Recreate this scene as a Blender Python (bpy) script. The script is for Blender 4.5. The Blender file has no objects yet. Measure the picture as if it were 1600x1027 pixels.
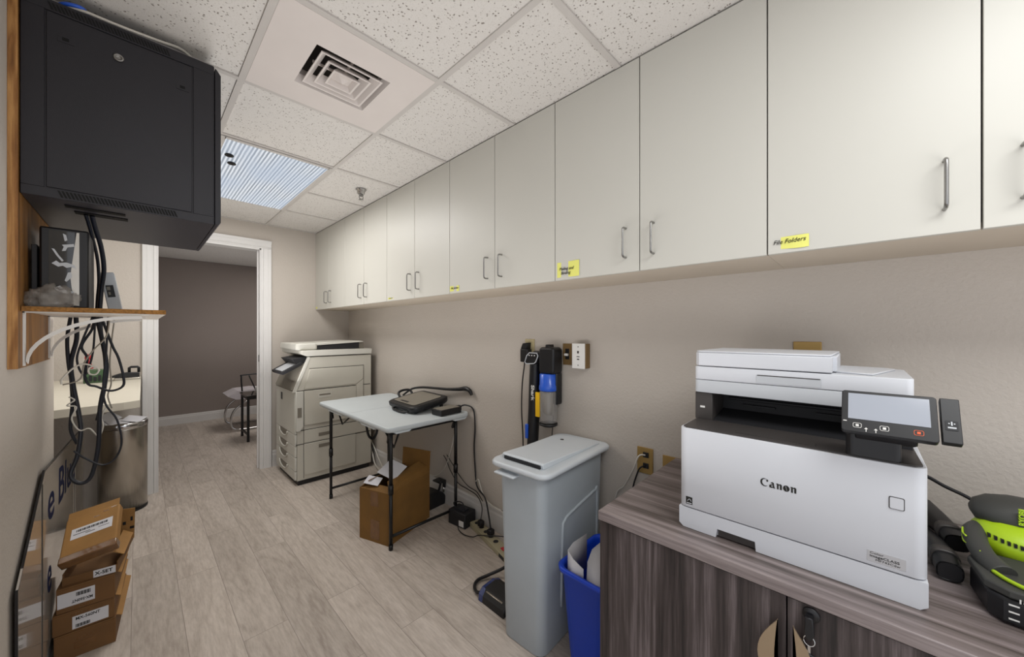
import bpy, bmesh, math, random
from mathutils import Vector, Matrix, Euler, noise
R = random.Random(7)
sc = bpy.context.scene
COL = sc.collection
pi = math.pi
rad = math.radians

# ------------------------------------------------------------------ camera
F_PX, CAM_H = 566.0, 1.41
cam_d = bpy.data.cameras.new('camera')
cam_d.sensor_width = 36.0
cam_d.lens = F_PX / 1600 * 36.0
cam_d.shift_y = 5.0 / 1600
cam_d.clip_start = 0.02
cam = bpy.data.objects.new('camera', cam_d)
cam.location = (0, 0, CAM_H)
cam.rotation_euler = (pi / 2, 0, -math.atan2(585.4, F_PX))
COL.objects.link(cam)
sc.camera = cam

# ------------------------------------------------------------------ colour management, world, room lights and added fill
vs = sc.view_settings
vs.view_transform = 'Standard'
vs.look = 'None'
vs.gamma = 1.0
vs.exposure = 0.27
w = bpy.data.worlds.new('world')
sc.world = w
w.use_nodes = True
w.node_tree.nodes['Background'].inputs[0].default_value = (0.93, 0.95, 1.0, 1)
w.node_tree.nodes['Background'].inputs[1].default_value = 0.95


def area(name, loc, sx, sy, power, color, rot=(0, 0, 0)):
    l = bpy.data.lights.new(name, 'AREA')
    l.shape = 'RECTANGLE'
    l.size, l.size_y = sx, sy
    l.energy = power
    l.color = color
    o = bpy.data.objects.new(name, l)
    o.location = loc
    o.rotation_euler = rot
    o.visible_camera = False
    COL.objects.link(o)
    return o


# the ceiling troffers, seen and unseen
area('troffer_light', (0.62, 3.19, 2.49), 0.56, 1.16, 18, (1.0, 0.975, 0.94))
area('near_troffer_light', (0.55, -0.75, 2.49), 0.56, 1.16, 21, (0.98, 1.0, 1.0))
area('alcove_light', (-0.85, 3.3, 2.49), 0.56, 1.1, 7, (1.0, 0.96, 0.89))
area('next_room_light', (1.6, 6.0, 2.49), 0.6, 1.2, 16, (1.0, 0.95, 0.9))
# added unseen fill lights, aimed up at the ceiling to brighten the rooms
for nm, loc, sx, sy, pw in (('ceiling_fill', (0.72, 2.20, 0.95), 0.5, 3.4, 19), ('near_fill', (0.45, -0.9, 1.0), 1.0, 1.0, 11), ('next_room_fill', (1.0, 6.1, 0.75), 1.2, 1.2, 6)):
    o = area(nm, loc, sx, sy, pw, (1.0, 0.99, 0.985), (pi, 0, 0))
    o.visible_glossy = False

# ------------------------------------------------------------------ materials


def lin(h):
    h = h.lstrip('#')
    r = []
    for i in (0, 2, 4):
        c = int(h[i:i + 2], 16) / 255
        r.append(c / 12.92 if c <= 0.04045 else ((c + 0.055) / 1.055) ** 2.4)
    return (r[0], r[1], r[2], 1)


def node(nt, typ, **kw):
    n = nt.nodes.new(typ)
    for k, v in kw.items():
        if hasattr(n, k):
            setattr(n, k, v)
        else:
            n.inputs[k.replace('_', ' ')].default_value = v
    return n


def mixc(nt, fac, a, b, blend='MIX'):
    m = nt.nodes.new('ShaderNodeMix')
    m.data_type = 'RGBA'
    m.blend_type = blend
    for i, v in ((0, fac), (6, a), (7, b)):
        if hasattr(v, 'is_linked'):
            nt.links.new(v, m.inputs[i])
        else:
            m.inputs[i].default_value = v
    return m.outputs[2]


def ramp(nt, fac, stops):
    r = nt.nodes.new('ShaderNodeValToRGB')
    cr = r.color_ramp
    while len(cr.elements) < len(stops):
        cr.elements.new(0.5)
    for e, (p, c) in zip(cr.elements, stops):
        e.position = p
        e.color = c if len(c) == 4 else (*c, 1)
    nt.links.new(fac, r.inputs[0])
    return r.outputs[0]


def mapped(nt, scale=(1, 1, 1), rot=(0, 0, 0), loc=(0, 0, 0)):
    tc = nt.nodes.new('ShaderNodeTexCoord')
    mp = nt.nodes.new('ShaderNodeMapping')
    mp.inputs['Scale'].default_value = scale
    mp.inputs['Rotation'].default_value = rot
    mp.inputs['Location'].default_value = loc
    nt.links.new(tc.outputs['Object'], mp.inputs[0])
    return mp.outputs[0]


def noisetex(nt, vec, scale, detail=3, rough=0.5, dist=0.0):
    n = nt.nodes.new('ShaderNodeTexNoise')
    n.inputs['Scale'].default_value = scale
    n.inputs['Detail'].default_value = detail
    n.inputs['Roughness'].default_value = rough
    n.inputs['Distortion'].default_value = dist
    nt.links.new(vec, n.inputs['Vector'])
    return n.outputs[0]


def bump(nt, bsdf, h, strength, dist=0.002):
    b = nt.nodes.new('ShaderNodeBump')
    b.inputs['Strength'].default_value = strength
    b.inputs['Distance'].default_value = dist
    nt.links.new(h, b.inputs['Height'])
    nt.links.new(b.outputs[0], bsdf.inputs['Normal'])


MATS = {}


def mat(name, col, rough=0.5, metal=0.0, var=0.06, vscale=6.0, bmp=0.0, bscale=80.0, emit=None, es=1.0, alpha=None, trans=0.0, coat=0.0, spec=0.5):
    if name in MATS:
        return MATS[name]
    m = bpy.data.materials.new(name)
    m.use_nodes = True
    nt = m.node_tree
    b = nt.nodes['Principled BSDF']
    c = lin(col)
    if var:
        v = noisetex(nt, mapped(nt), vscale, 4)
        dk = tuple(x * (1 - var) for x in c[:3]) + (1,)
        lt = tuple(min(1, x * (1 + var)) for x in c[:3]) + (1,)
        nt.links.new(ramp(nt, v, [(0.3, dk), (0.7, lt)]), b.inputs['Base Color'])
    else:
        b.inputs['Base Color'].default_value = c
    b.inputs['Roughness'].default_value = rough
    b.inputs['Metallic'].default_value = metal
    b.inputs['Specular IOR Level'].default_value = spec
    b.inputs['Coat Weight'].default_value = coat
    b.inputs['Transmission Weight'].default_value = trans
    if bmp:
        bump(nt, b, noisetex(nt, mapped(nt), bscale, 3), bmp)
    if emit:
        b.inputs['Emission Color'].default_value = lin(emit)
        b.inputs['Emission Strength'].default_value = es
    if alpha is not None:
        b.inputs['Alpha'].default_value = alpha
    MATS[name] = m
    return m


def wood(name, stops, axis='z', fine=90.0, broad=7.0, rough=0.45, ring=10.0, bmp=0.25, stretch=0.06):
    """grain running along the given axis"""
    m = bpy.data.materials.new(name)
    m.use_nodes = True
    nt = m.node_tree
    b = nt.nodes['Principled BSDF']
    s = {'x': (stretch, 1, 1), 'y': (1, stretch, 1), 'z': (1, 1, stretch)}[axis]
    vec = mapped(nt, s)
    big = noisetex(nt, vec, broad, 2, 0.5, 0.6)
    mul = node(nt, 'ShaderNodeMath', operation='MULTIPLY')
    mul.inputs[1].default_value = ring
    nt.links.new(big, mul.inputs[0])
    fr = node(nt, 'ShaderNodeMath', operation='PINGPONG')
    fr.inputs[1].default_value = 1.0
    nt.links.new(mul.outputs[0], fr.inputs[0])
    fn = noisetex(nt, vec, fine, 5, 0.65)
    ad = node(nt, 'ShaderNodeMath', operation='MULTIPLY_ADD')
    ad.inputs[1].default_value = 0.35
    nt.links.new(fr.outputs[0], ad.inputs[0])
    ml = node(nt, 'ShaderNodeMath', operation='MULTIPLY')
    ml.inputs[1].default_value = 0.75
    nt.links.new(fn, ml.inputs[0])
    nt.links.new(ml.outputs[0], ad.inputs[2])
    nt.links.new(ramp(nt, ad.outputs[0], stops), b.inputs['Base Color'])
    b.inputs['Roughness'].default_value = rough
    bump(nt, b, fn, bmp, 0.001)
    MATS[name] = m
    return m


def wall_mat(name, col):
    m = mat(name, col, 0.72, var=0.025, vscale=1.2, spec=0.25)
    nt = m.node_tree
    b = nt.nodes['Principled BSDF']
    n1 = noisetex(nt, mapped(nt), 75, 4, 0.6)
    bump(nt, b, n1, 0.55, 0.004)
    return m


def floor_mat():
    m = bpy.data.materials.new('vinyl_planks')
    m.use_nodes = True
    nt = m.node_tree
    b = nt.nodes['Principled BSDF']
    vec = mapped(nt, rot=(0, 0, pi / 2), loc=(0.35, 0.02, 0))
    bt = nt.nodes.new('ShaderNodeTexBrick')
    bt.offset = 0.37
    bt.offset_frequency = 2
    for k, v in (('Scale', 1.0), ('Mortar Size', 0.0011), ('Mortar Smooth', 0.0), ('Bias', 0.0), ('Brick Width', 1.22), ('Row Height', 0.178)):
        bt.inputs[k].default_value = v
    bt.inputs['Color1'].default_value = (0, 0, 0, 1)
    bt.inputs['Color2'].default_value = (1, 1, 1, 1)
    bt.inputs['Mortar'].default_value = (0.5, 0.5, 0.5, 1)
    nt.links.new(vec, bt.inputs['Vector'])
    # shift the grain per plank
    tc = nt.nodes.new('ShaderNodeTexCoord')
    vm = node(nt, 'ShaderNodeVectorMath', operation='MULTIPLY_ADD')
    vm.inputs[1].default_value = (7.3, 11.7, 5.1)
    nt.links.new(bt.outputs['Color'], vm.inputs[0])
    nt.links.new(tc.outputs['Object'], vm.inputs[2])
    mp = nt.nodes.new('ShaderNodeMapping')
    mp.inputs['Scale'].default_value = (1, 0.13, 1)
    nt.links.new(vm.outputs[0], mp.inputs[0])
    big = noisetex(nt, mp.outputs[0], 5.0, 2, 0.5, 0.8)
    mul = node(nt, 'ShaderNodeMath', operation='MULTIPLY')
    mul.inputs[1].default_value = 13.0
    nt.links.new(big, mul.inputs[0])
    pp = node(nt, 'ShaderNodeMath', operation='PINGPONG')
    pp.inputs[1].default_value = 1.0
    nt.links.new(mul.outputs[0], pp.inputs[0])
    fine = noisetex(nt, mp.outputs[0], 85, 5, 0.65)
    c = ramp(nt, big, [(0.3, lin('#a3998f')), (0.55, lin('#bcb2a8')), (0.75, lin('#cbc1b8'))])
    c = mixc(nt, 0.42, c, ramp(nt, pp.outputs[0], [(0.0, lin('#9b8f85')), (0.35, lin('#bcb2a8')), (1.0, lin('#cdc3ba'))]))
    c = mixc(nt, 0.38, c, ramp(nt, fine, [(0.35, lin('#958980')), (0.65, lin('#d0c6bd'))]))
    tone = ramp(nt, bt.outputs['Color'], [(0.0, (0.90, 0.89, 0.88)), (1.0, (1.05, 1.04, 1.03))])
    c = mixc(nt, 1.0, c, tone, 'MULTIPLY')
    # small dark knots
    kn = nt.nodes.new('ShaderNodeTexVoronoi')
    kn.inputs['Scale'].default_value = 1.15
    mp2 = nt.nodes.new('ShaderNodeMapping')
    mp2.inputs['Scale'].default_value = (1, 0.5, 1)
    nt.links.new(tc.outputs['Object'], mp2.inputs[0])
    nt.links.new(mp2.outputs[0], kn.inputs['Vector'])
    c = mixc(nt, ramp(nt, kn.outputs['Distance'], [(0.008, (0.75, 0.75, 0.75)), (0.024, (0, 0, 0))]), c, lin('#4b4038'))
    c = mixc(nt, ramp(nt, bt.outputs['Fac'], [(0.0, (0, 0, 0)), (1.0, (0.6, 0.6, 0.6))]), c, lin('#5a5049'))
    nt.links.new(c, b.inputs['Base Color'])
    b.inputs['Roughness'].default_value = 0.42
    b.inputs['Specular IOR Level'].default_value = 0.35
    bump(nt, b, fine, 0.08, 0.001)
    MATS['floor'] = m
    return m


def tile_mat():
    m = bpy.data.materials.new('ceiling_tile_mineral')
    m.use_nodes = True
    nt = m.node_tree
    b = nt.nodes['Principled BSDF']
    vec = mapped(nt)
    v = nt.nodes.new('ShaderNodeTexVoronoi')
    v.inputs['Scale'].default_value = 88
    v.inputs['Randomness'].default_value = 1.0
    wn = nt.nodes.new('ShaderNodeTexNoise')
    wn.inputs['Scale'].default_value = 90
    wn.inputs['Detail'].default_value = 2
    nt.links.new(vec, wn.inputs['Vector'])
    vm = node(nt, 'ShaderNodeVectorMath', operation='MULTIPLY_ADD')
    vm.inputs[1].default_value = (0.011, 0.011, 0.0)
    nt.links.new(wn.outputs['Color'], vm.inputs[0])
    nt.links.new(vec, vm.inputs[2])
    nt.links.new(vm.outputs[0], v.inputs['Vector'])
    pits = ramp(nt, v.outputs['Distance'], [(0.17, (1, 1, 1)), (0.30, (0, 0, 0))])
    sel = nt.nodes.new('ShaderNodeSeparateColor')
    nt.links.new(v.outputs['Color'], sel.inputs[0])
    keep = ramp(nt, sel.outputs[0], [(0.30, (0, 0, 0)), (0.60, (0.85, 0.85, 0.85))])
    f = mixc(nt, 1.0, pits, keep, 'MULTIPLY')
    tiny = noisetex(nt, vec, 240, 3, 0.7)
    tf = ramp(nt, tiny, [(0.58, (0, 0, 0)), (0.68, (0.7, 0.7, 0.7))])
    base = mixc(nt, tf, lin('#cdc9c4'), lin('#a49c93'))
    c = mixc(nt, f, base, lin('#6a6058'))
    nt.links.new(c, b.inputs['Base Color'])
    b.inputs['Roughness'].default_value = 0.9
    b.inputs['Specular IOR Level'].default_value = 0.1
    inv = ramp(nt, f, [(0.0, (1, 1, 1)), (1.0, (0, 0, 0))])
    bump(nt, b, inv, 0.5, 0.003)
    MATS['tile'] = m
    return m


def lens_mat():
    """ribbed troffer lens, lit from inside by tubes that run along the fixture"""
    m = bpy.data.materials.new('troffer_lens')
    m.use_nodes = True
    nt = m.node_tree
    b = nt.nodes['Principled BSDF']
    vec = mapped(nt)
    wv = nt.nodes.new('ShaderNodeTexWave')
    wv.bands_direction = 'X'
    wv.inputs['Scale'].default_value = 15.5
    wv.inputs['Distortion'].default_value = 0.5
    wv.inputs['Detail'].default_value = 1.0
    nt.links.new(vec, wv.inputs['Vector'])
    big = noisetex(nt, mapped(nt, (2.6, 1.2, 1)), 1.6, 1)
    c = ramp(nt, wv.outputs[1], [(0.0, lin('#7f868f')), (0.5, lin('#b9c0c8')), (1.0, lin('#e6eaee'))])
    c = mixc(nt, ramp(nt, big, [(0.35, (0, 0, 0)), (0.65, (0.55, 0.55, 0.55))]), c, lin('#aab8cc'))
    nt.links.new(c, b.inputs['Emission Color'])
    b.inputs['Emission Strength'].default_value = 0.82
    b.inputs['Base Color'].default_value = lin('#303236')
    b.inputs['Roughness'].default_value = 0.3
    MATS['lens'] = m
    return m


M_WALL = wall_mat('wall_paint', '#bab2a9')
M_WALL2 = wall_mat('taupe_paint', '#857b75')
M_FLOOR = floor_mat()
M_TILE = tile_mat()
M_LENS = lens_mat()
M_TBAR = mat('ceiling_grid_metal', '#bab5b0', 0.5, var=0.03)
M_VENT = mat('vent_enamel', '#cdc5c0', 0.45, var=0.02)
M_DARK = mat('duct_dark', '#2b2724', 0.9)
M_TRIM = mat('trim_paint', '#d2d0ce', 0.4, var=0.02)
M_BASE = mat('baseboard_paint', '#c6c3c0', 0.4, var=0.02)
M_CAB = mat('cream_laminate', '#bebcb4', 0.42, var=0.015, vscale=1.5)
M_CABIN = mat('cabinet_underside', '#c2b6a6', 0.6, var=0.03)
M_NICKEL = mat('satin_nickel', '#9c9b99', 0.32, 1.0, var=0.03)
M_CHROME = mat('chrome', '#c8c8c8', 0.12, 1.0, var=0.0)
M_NOTE = mat('yellow_paper', '#d9d873', 0.8, var=0.03)
M_INK = mat('black_ink', '#15140f', 0.7, var=0)
M_BLK = mat('black_plastic', '#131316', 0.42, var=0.05)
M_BLKM = mat('black_matte', '#1b1b1e', 0.6, var=0.08)
M_RACK = mat('black_powder_coat', '#1f1e24', 0.5, var=0.12, vscale=3, bmp=0.1, bscale=400)
M_RACK2 = mat('black_powder_coat_recess', '#050506', 0.8, var=0)
M_PRN = mat('printer_white', '#c9cbd0', 0.45, var=0.01)
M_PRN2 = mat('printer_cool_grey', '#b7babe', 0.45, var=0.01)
M_DKG = mat('dark_grey_plastic', '#3c3836', 0.45, var=0.04)
M_SCR = mat('lcd_glass', '#9ba0aa', 0.12, var=0.02, coat=0.6)
M_COP = mat('copier_ivory', '#c3bfb3', 0.5, var=0.02)
M_COPL = mat('copier_light', '#cbc9c0', 0.5, var=0.02)
M_COPD = mat('copier_seam', '#3a3733', 0.7, var=0)
M_COPG = mat('copier_grey', '#7d776c', 0.55, var=0.05)
M_BIN = mat('grey_bin_plastic', '#abb3b9', 0.5, var=0.03, bmp=0.1, bscale=300)
M_LID = mat('grey_lid_plastic', '#ccd2d7', 0.42, var=0.02)
M_BLUE = mat('blue_bin_plastic', '#0f42c4', 0.4, var=0.05)
M_BLU2 = mat('bright_blue_plastic', '#2257c4', 0.3, var=0.05, coat=0.3)
M_YEL = mat('yellow_plastic', '#e8b71c', 0.4, var=0.03)
M_PAPER = mat('white_paper', '#cfced2', 0.8, var=0.02)
M_CARD = mat('cardboard', '#6c4b28', 0.8, var=0.12, vscale=9, bmp=0.15, bscale=60)
M_CARD2 = mat('light_cardboard', '#966e3b', 0.8, var=0.12, vscale=9, bmp=0.15, bscale=60)
M_CARDI = mat('brown_box_cardboard', '#755322', 0.8, var=0.14, vscale=7, bmp=0.15, bscale=60)
M_TAPE = mat('packing_tape', '#6e4a25', 0.22, var=0.15, vscale=30, bmp=0.3, bscale=70, coat=0.4)
M_STEEL = mat('brushed_steel', '#b9b4ab', 0.26, 1.0, var=0.05)
M_TBL = mat('white_hdpe', '#c4cbce', 0.45, var=0.02, bmp=0.15, bscale=200)
M_LEG = mat('black_steel_leg', '#19191a', 0.4, 0.3, var=0.03)
M_BEIGE = mat('beige_strip', '#a39b80', 0.5, var=0.04)
M_BRASS = mat('brass_plate', '#a98b53', 0.38, 0.55, var=0.06)
M_BRASSD = mat('aged_brown_plate', '#7d6440', 0.45, 0.3, var=0.06)
M_IVORY = mat('ivory_plastic', '#b8ab86', 0.5, var=0.02)
M_WHT = mat('white_plastic', '#d8d6d2', 0.45, var=0.01)
M_CABLE = mat('navy_black_cable', '#10141f', 0.45, var=0.1)
M_CABW = mat('white_cable', '#c8c4bb', 0.5, var=0.05)
M_CABG = mat('grey_cable', '#8c867b', 0.5, var=0.05)
M_GREEN = mat('lime_plastic', '#a6c61c', 0.38, var=0.03)
M_GRIP = mat('grey_rubber', '#3a3a37', 0.6, var=0.05)
M_GRN = mat('circuit_green', '#3f5b3a', 0.5, var=0.2, vscale=60)
M_RED = mat('red_plastic', '#b3262b', 0.4, var=0.03)
M_SIGN = mat('glossy_white_sign', '#aba49c', 0.12, var=0.03, coat=0.5)
M_SIGND = mat('sign_dark_edge', '#1e1d1f', 0.3, var=0)
M_NAVY = mat('navy_lettering', '#141a3a', 0.8, var=0, spec=0.1)
M_BAG = mat('clear_plastic_bag', '#aaa39b', 0.15, var=0.35, vscale=40, bmp=1.0, bscale=55, alpha=0.30, coat=0.3)
M_CLEAR = mat('clear_cup', '#aaa6a2', 0.08, var=0, alpha=0.42, coat=0.5)
M_OAKF = wood('oak_face', [(0.2, lin('#4a2f14')), (0.5, lin('#7a5226')), (0.8, lin('#966a35'))], 'z', 60, 6, 0.45)
M_OAKE = wood('ply_edge', [(0.2, lin('#5e3a1a')), (0.5, lin('#8f6132')), (0.8, lin('#b98a52'))], 'z', 160, 30, 0.6)
M_CHIP = mat('particle_board', '#8d6331', 0.85, var=0.35, vscale=150, bmp=0.5, bscale=200)
M_SHELF = mat('white_melamine', '#c9c0b6', 0.45, var=0.02)
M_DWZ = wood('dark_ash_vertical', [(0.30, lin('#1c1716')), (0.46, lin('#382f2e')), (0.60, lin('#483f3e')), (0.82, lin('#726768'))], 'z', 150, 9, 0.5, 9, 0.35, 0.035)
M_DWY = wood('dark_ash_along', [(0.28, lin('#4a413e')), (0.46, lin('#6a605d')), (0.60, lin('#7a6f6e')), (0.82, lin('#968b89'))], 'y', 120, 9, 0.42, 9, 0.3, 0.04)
M_GLASS = mat('smoked_glass', '#1c1a1a', 0.08, var=0, coat=0.6)
M_CUSH = mat('pale_cushion', '#bdb7bb', 0.8, var=0.03)
M_TAN = mat('satin_bronze', '#a8957c', 0.35, 0.6, var=0.03)
M_ORANGE = mat('orange_ink', '#d2572a', 0.5, var=0)
M_COUNT = mat('cream_counter', '#cfc9ba', 0.45, var=0.02)

# ------------------------------------------------------------------ mesh helpers


class MB:
    def __init__(s):
        s.bm = bmesh.new()

    def _tag(s, faces, mi, smooth=False):
        for f in faces:
            f.material_index = mi
            f.smooth = smooth

    def box(s, x0, x1, y0, y1, z0, z1, mi=0, bev=0.0, M=None, seg=2):
        bm = s.bm
        x0, x1 = min(x0, x1), max(x0, x1)
        y0, y1 = min(y0, y1), max(y0, y1)
        z0, z1 = min(z0, z1), max(z0, z1)
        V = [bm.verts.new((x, y, z)) for x in (x0, x1) for y in (y0, y1) for z in (z0, z1)]
        fs = [bm.faces.new([V[i] for i in q]) for q in ((0, 1, 3, 2), (4, 6, 7, 5), (0, 4, 5, 1), (2, 3, 7, 6), (0, 2, 6, 4), (1, 5, 7, 3))]
        s._tag(fs, mi)
        vv = set(V)
        if bev > 0:
            es = list({e for f in fs for e in f.edges})
            r = bmesh.ops.bevel(bm, geom=es, offset=min(bev, 0.49 * min(x1 - x0, y1 - y0, z1 - z0)), segments=seg, profile=0.5, affect='EDGES', material=mi)
            vv = {v for f in r['faces'] for v in f.verts} | {v for v in V if v.is_valid}
            for f in r['faces']:
                f.smooth = True
        if M is not None:
            bmesh.ops.transform(bm, matrix=M, verts=list(vv))
        return s

    def prism(s, poly, lo, hi, axis='z', mi=0, bev=0.0, M=None, smooth=False):
        """extrude a 2D polygon: axis z -> (x,y), axis y -> (x,z), axis x -> (y,z)"""
        bm = s.bm

        def P(a, b, t):
            return {'z': (a, b, t), 'y': (a, t, b), 'x': (t, a, b)}[axis]
        A = [bm.verts.new(P(a, b, lo)) for a, b in poly]
        B = [bm.verts.new(P(a, b, hi)) for a, b in poly]
        n = len(poly)
        caps = [bm.faces.new(A), bm.faces.new(B)]
        sides = [bm.faces.new([A[i], A[(i + 1) % n], B[(i + 1) % n], B[i]]) for i in range(n)]
        s._tag(caps, mi)
        s._tag(sides, mi, smooth)
        vv = set(A + B)
        bmesh.ops.recalc_face_normals(bm, faces=caps + sides)
        if bev > 0:
            es = list({e for f in caps for e in f.edges})
            r = bmesh.ops.bevel(bm, geom=es, offset=bev, segments=2, profile=0.5, affect='EDGES', material=mi)
            for f in r['faces']:
                f.smooth = True
            vv = {v for f in r['faces'] for v in f.verts} | {v for v in vv if v.is_valid}
        if M is not None:
            bmesh.ops.transform(bm, matrix=M, verts=list(vv))
        return s

    def loft(s, rings, mi=0, closed=True, caps=True, smooth=True):
        bm = s.bm
        VR = [[bm.verts.new(p) for p in r] for r in rings]
        n = len(VR[0])
        fs = []
        for a, b in zip(VR[:-1], VR[1:]):
            for i in range(n if closed else n - 1):
                j = (i + 1) % n
                fs.append(bm.faces.new([a[i], a[j], b[j], b[i]]))
        s._tag(fs, mi, smooth)
        if caps and closed:
            c = [bm.faces.new(VR[0]), bm.faces.new(VR[-1])]
            s._tag(c, mi)
            fs += c
        bmesh.ops.recalc_face_normals(bm, faces=fs)
        return s

    def tube(s, pts, r, mi=0, n=8, spline=True, sub=6, caps=True):
        pts = [Vector(p) for p in pts]
        rr = r if isinstance(r, (list, tuple)) else [r] * len(pts)
        if spline and len(pts) > 2:
            P, Q = [], []
            for i in range(len(pts) - 1):
                p0, p1, p2, p3 = pts[max(i - 1, 0)], pts[i], pts[i + 1], pts[min(i + 2, len(pts) - 1)]
                for k in range(sub):
                    t = k / sub
                    P.append(0.5 * ((2 * p1) + (-p0 + p2) * t + (2 * p0 - 5 * p1 + 4 * p2 - p3) * t * t + (-p0 + 3 * p1 - 3 * p2 + p3) * t ** 3))
                    Q.append(rr[i] * (1 - t) + rr[i + 1] * t)
            P.append(pts[-1])
            Q.append(rr[-1])
        else:
            P, Q = pts, rr
        rings = []
        up = None
        for i, p in enumerate(P):
            d = (P[min(i + 1, len(P) - 1)] - P[max(i - 1, 0)]).normalized()
            if up is None:
                up = d.orthogonal().normalized()
            up = (up - d * up.dot(d))
            up = up.normalized() if up.length > 1e-6 else d.orthogonal().normalized()
            sd = d.cross(up)
            rings.append([p + (up * math.cos(2 * pi * k / n) + sd * math.sin(2 * pi * k / n)) * Q[i] for k in range(n)])
        return s.loft(rings, mi, caps=caps)

    def cyl(s, p0, p1, r0, r1=None, mi=0, n=24):
        r1 = r0 if r1 is None else r1
        return s.tube([p0, p1], [r0, r1], mi, n, spline=False)

    def lathe(s, prof, c, n=32, mi=0, axis='z', smooth=True):
        rings = []
        for r, h in prof:
            ring = []
            for k in range(n):
                a, b = r * math.cos(2 * pi * k / n), r * math.sin(2 * pi * k / n)
                o = {'z': (a, b, h), 'x': (h, a, b), 'y': (a, h, b)}[axis]
                ring.append((c[0] + o[0], c[1] + o[1], c[2] + o[2]))
            rings.append(ring)
        return s.loft(rings, mi, smooth=smooth)

    def quad(s, pts, mi=0):
        f = s.bm.faces.new([s.bm.verts.new(p) for p in pts])
        f.material_index = mi
        return s


def rr(x0, x1, y0, y1, r, n=5):
    out = []
    for cx, cy, a0 in ((x1 - r, y1 - r, 0), (x0 + r, y1 - r, 90), (x0 + r, y0 + r, 180), (x1 - r, y0 + r, 270)):
        for k in range(n + 1):
            a = rad(a0 + 90 * k / n)
            out.append((cx + r * math.cos(a), cy + r * math.sin(a)))
    return out


ROOTM = {}


def thing(name, label, cat, loc=(0, 0, 0), rotz=0.0, group=None):
    o = bpy.data.objects.new(name, None)
    o.empty_display_size = 0.05
    o.location = loc
    o.rotation_euler = (0, 0, rotz)
    o['label'] = label
    o['category'] = cat
    if group:
        o['group'] = group
    COL.objects.link(o)
    ROOTM[o.name] = Matrix.Translation(loc) @ Matrix.Rotation(rotz, 4, 'Z')
    return o


def root_of(o):
    while o.parent:
        o = o.parent
    return o


def part(name, mb, mats, parent=None, label=None, local=False):
    """world-space mesh by default; local=True when built in the thing's own frame"""
    me = bpy.data.meshes.new(name)
    bm = mb.bm
    M = None
    if parent is not None and not local:
        r = root_of(parent)
        if r.name in ROOTM:
            M = ROOTM[r.name].inverted()
    if M is not None:
        bmesh.ops.transform(bm, matrix=M, verts=bm.verts)
    bm.to_mesh(me)
    bm.free()
    for m in (mats if isinstance(mats, (list, tuple)) else [mats]):
        me.materials.append(m)
    o = bpy.data.objects.new(name, me)
    COL.objects.link(o)
    if parent is not None:
        o.parent = parent
    if label:
        o['label'] = label
    return o


def single(name, mb, mats, label, cat, group=None):
    """a thing that is one mesh; its origin is put at its base"""
    bm = mb.bm
    vs_ = [v.co for v in bm.verts]
    c = Vector(((min(v.x for v in vs_) + max(v.x for v in vs_)) / 2, (min(v.y for v in vs_) + max(v.y for v in vs_)) / 2, min(v.z for v in vs_)))
    bmesh.ops.translate(bm, vec=-c, verts=bm.verts)
    o = part(name, mb, mats)
    o.location = c
    o['label'] = label
    o['category'] = cat
    if group:
        o['group'] = group
    ROOTM[o.name] = Matrix.Translation(c)
    return o


def struct(name, mb, mats):
    o = part(name, mb, mats)
    o['kind'] = 'structure'
    return o


def dup(root, loc, label, group=None):
    r = root.copy()
    COL.objects.link(r)
    r.location = loc
    r['label'] = label
    if group:
        r['group'] = group
    for ch in list(root.children):
        c = ch.copy()
        COL.objects.link(c)
        c.parent = r
        for g in list(ch.children):
            d = g.copy()
            COL.objects.link(d)
            d.parent = c
    ROOTM[r.name] = Matrix.Translation(loc)
    return r


FRAMES = {'-x': ((0, -1, 0), (0, 0, 1), (-1, 0, 0)), '+x': ((0, 1, 0), (0, 0, 1), (1, 0, 0)),
          '-y': ((1, 0, 0), (0, 0, 1), (0, -1, 0)), '+z': ((0, -1, 0), (1, 0, 0), (0, 0, 1))}


def frame(face, origin, spin=0.0):
    X, Y, Z = (Vector(v) for v in FRAMES[face]) if isinstance(face, str) else face
    m = Matrix((X, Y, Z)).transposed().to_4x4()
    return Matrix.Translation(origin) @ m @ Matrix.Rotation(spin, 4, 'Z')


def lettering(name, s, size, M, m, parent, width=None, depth=0.0004, shear=0.0, bold=0.0, spacing=1.0, label=None, local=False):
    cu = bpy.data.curves.new(name, 'FONT')
    cu.body = s
    cu.size = size
    cu.extrude = depth
    cu.shear = shear
    cu.offset = bold
    cu.space_character = spacing
    cu.resolution_u = 3
    tmp = bpy.data.objects.new('tmp_text', cu)
    COL.objects.link(tmp)
    dg = bpy.context.evaluated_depsgraph_get()
    me = bpy.data.meshes.new_from_object(tmp.evaluated_get(dg))
    bpy.data.objects.remove(tmp)
    bm = bmesh.new()
    bm.from_mesh(me)
    bpy.data.meshes.remove(me)
    if width:
        xs = [v.co.x for v in bm.verts]
        k = width / (max(xs) - min(xs))
        bmesh.ops.scale(bm, vec=(k, 1, 1), verts=bm.verts)
    bmesh.ops.transform(bm, matrix=M, verts=bm.verts)
    mb = MB()
    mb.bm.free()
    mb.bm = bm
    return part(name, mb, m, parent, label, local)


# ================================================================== THE ROOM
XW, YF, ZC, XL, YLE = 1.7706, 4.448, 2.52, -0.27, 2.70
XC = 1.4025            # face of the overhead cabinets
ZB = 1.6557            # their lower edge

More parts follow.
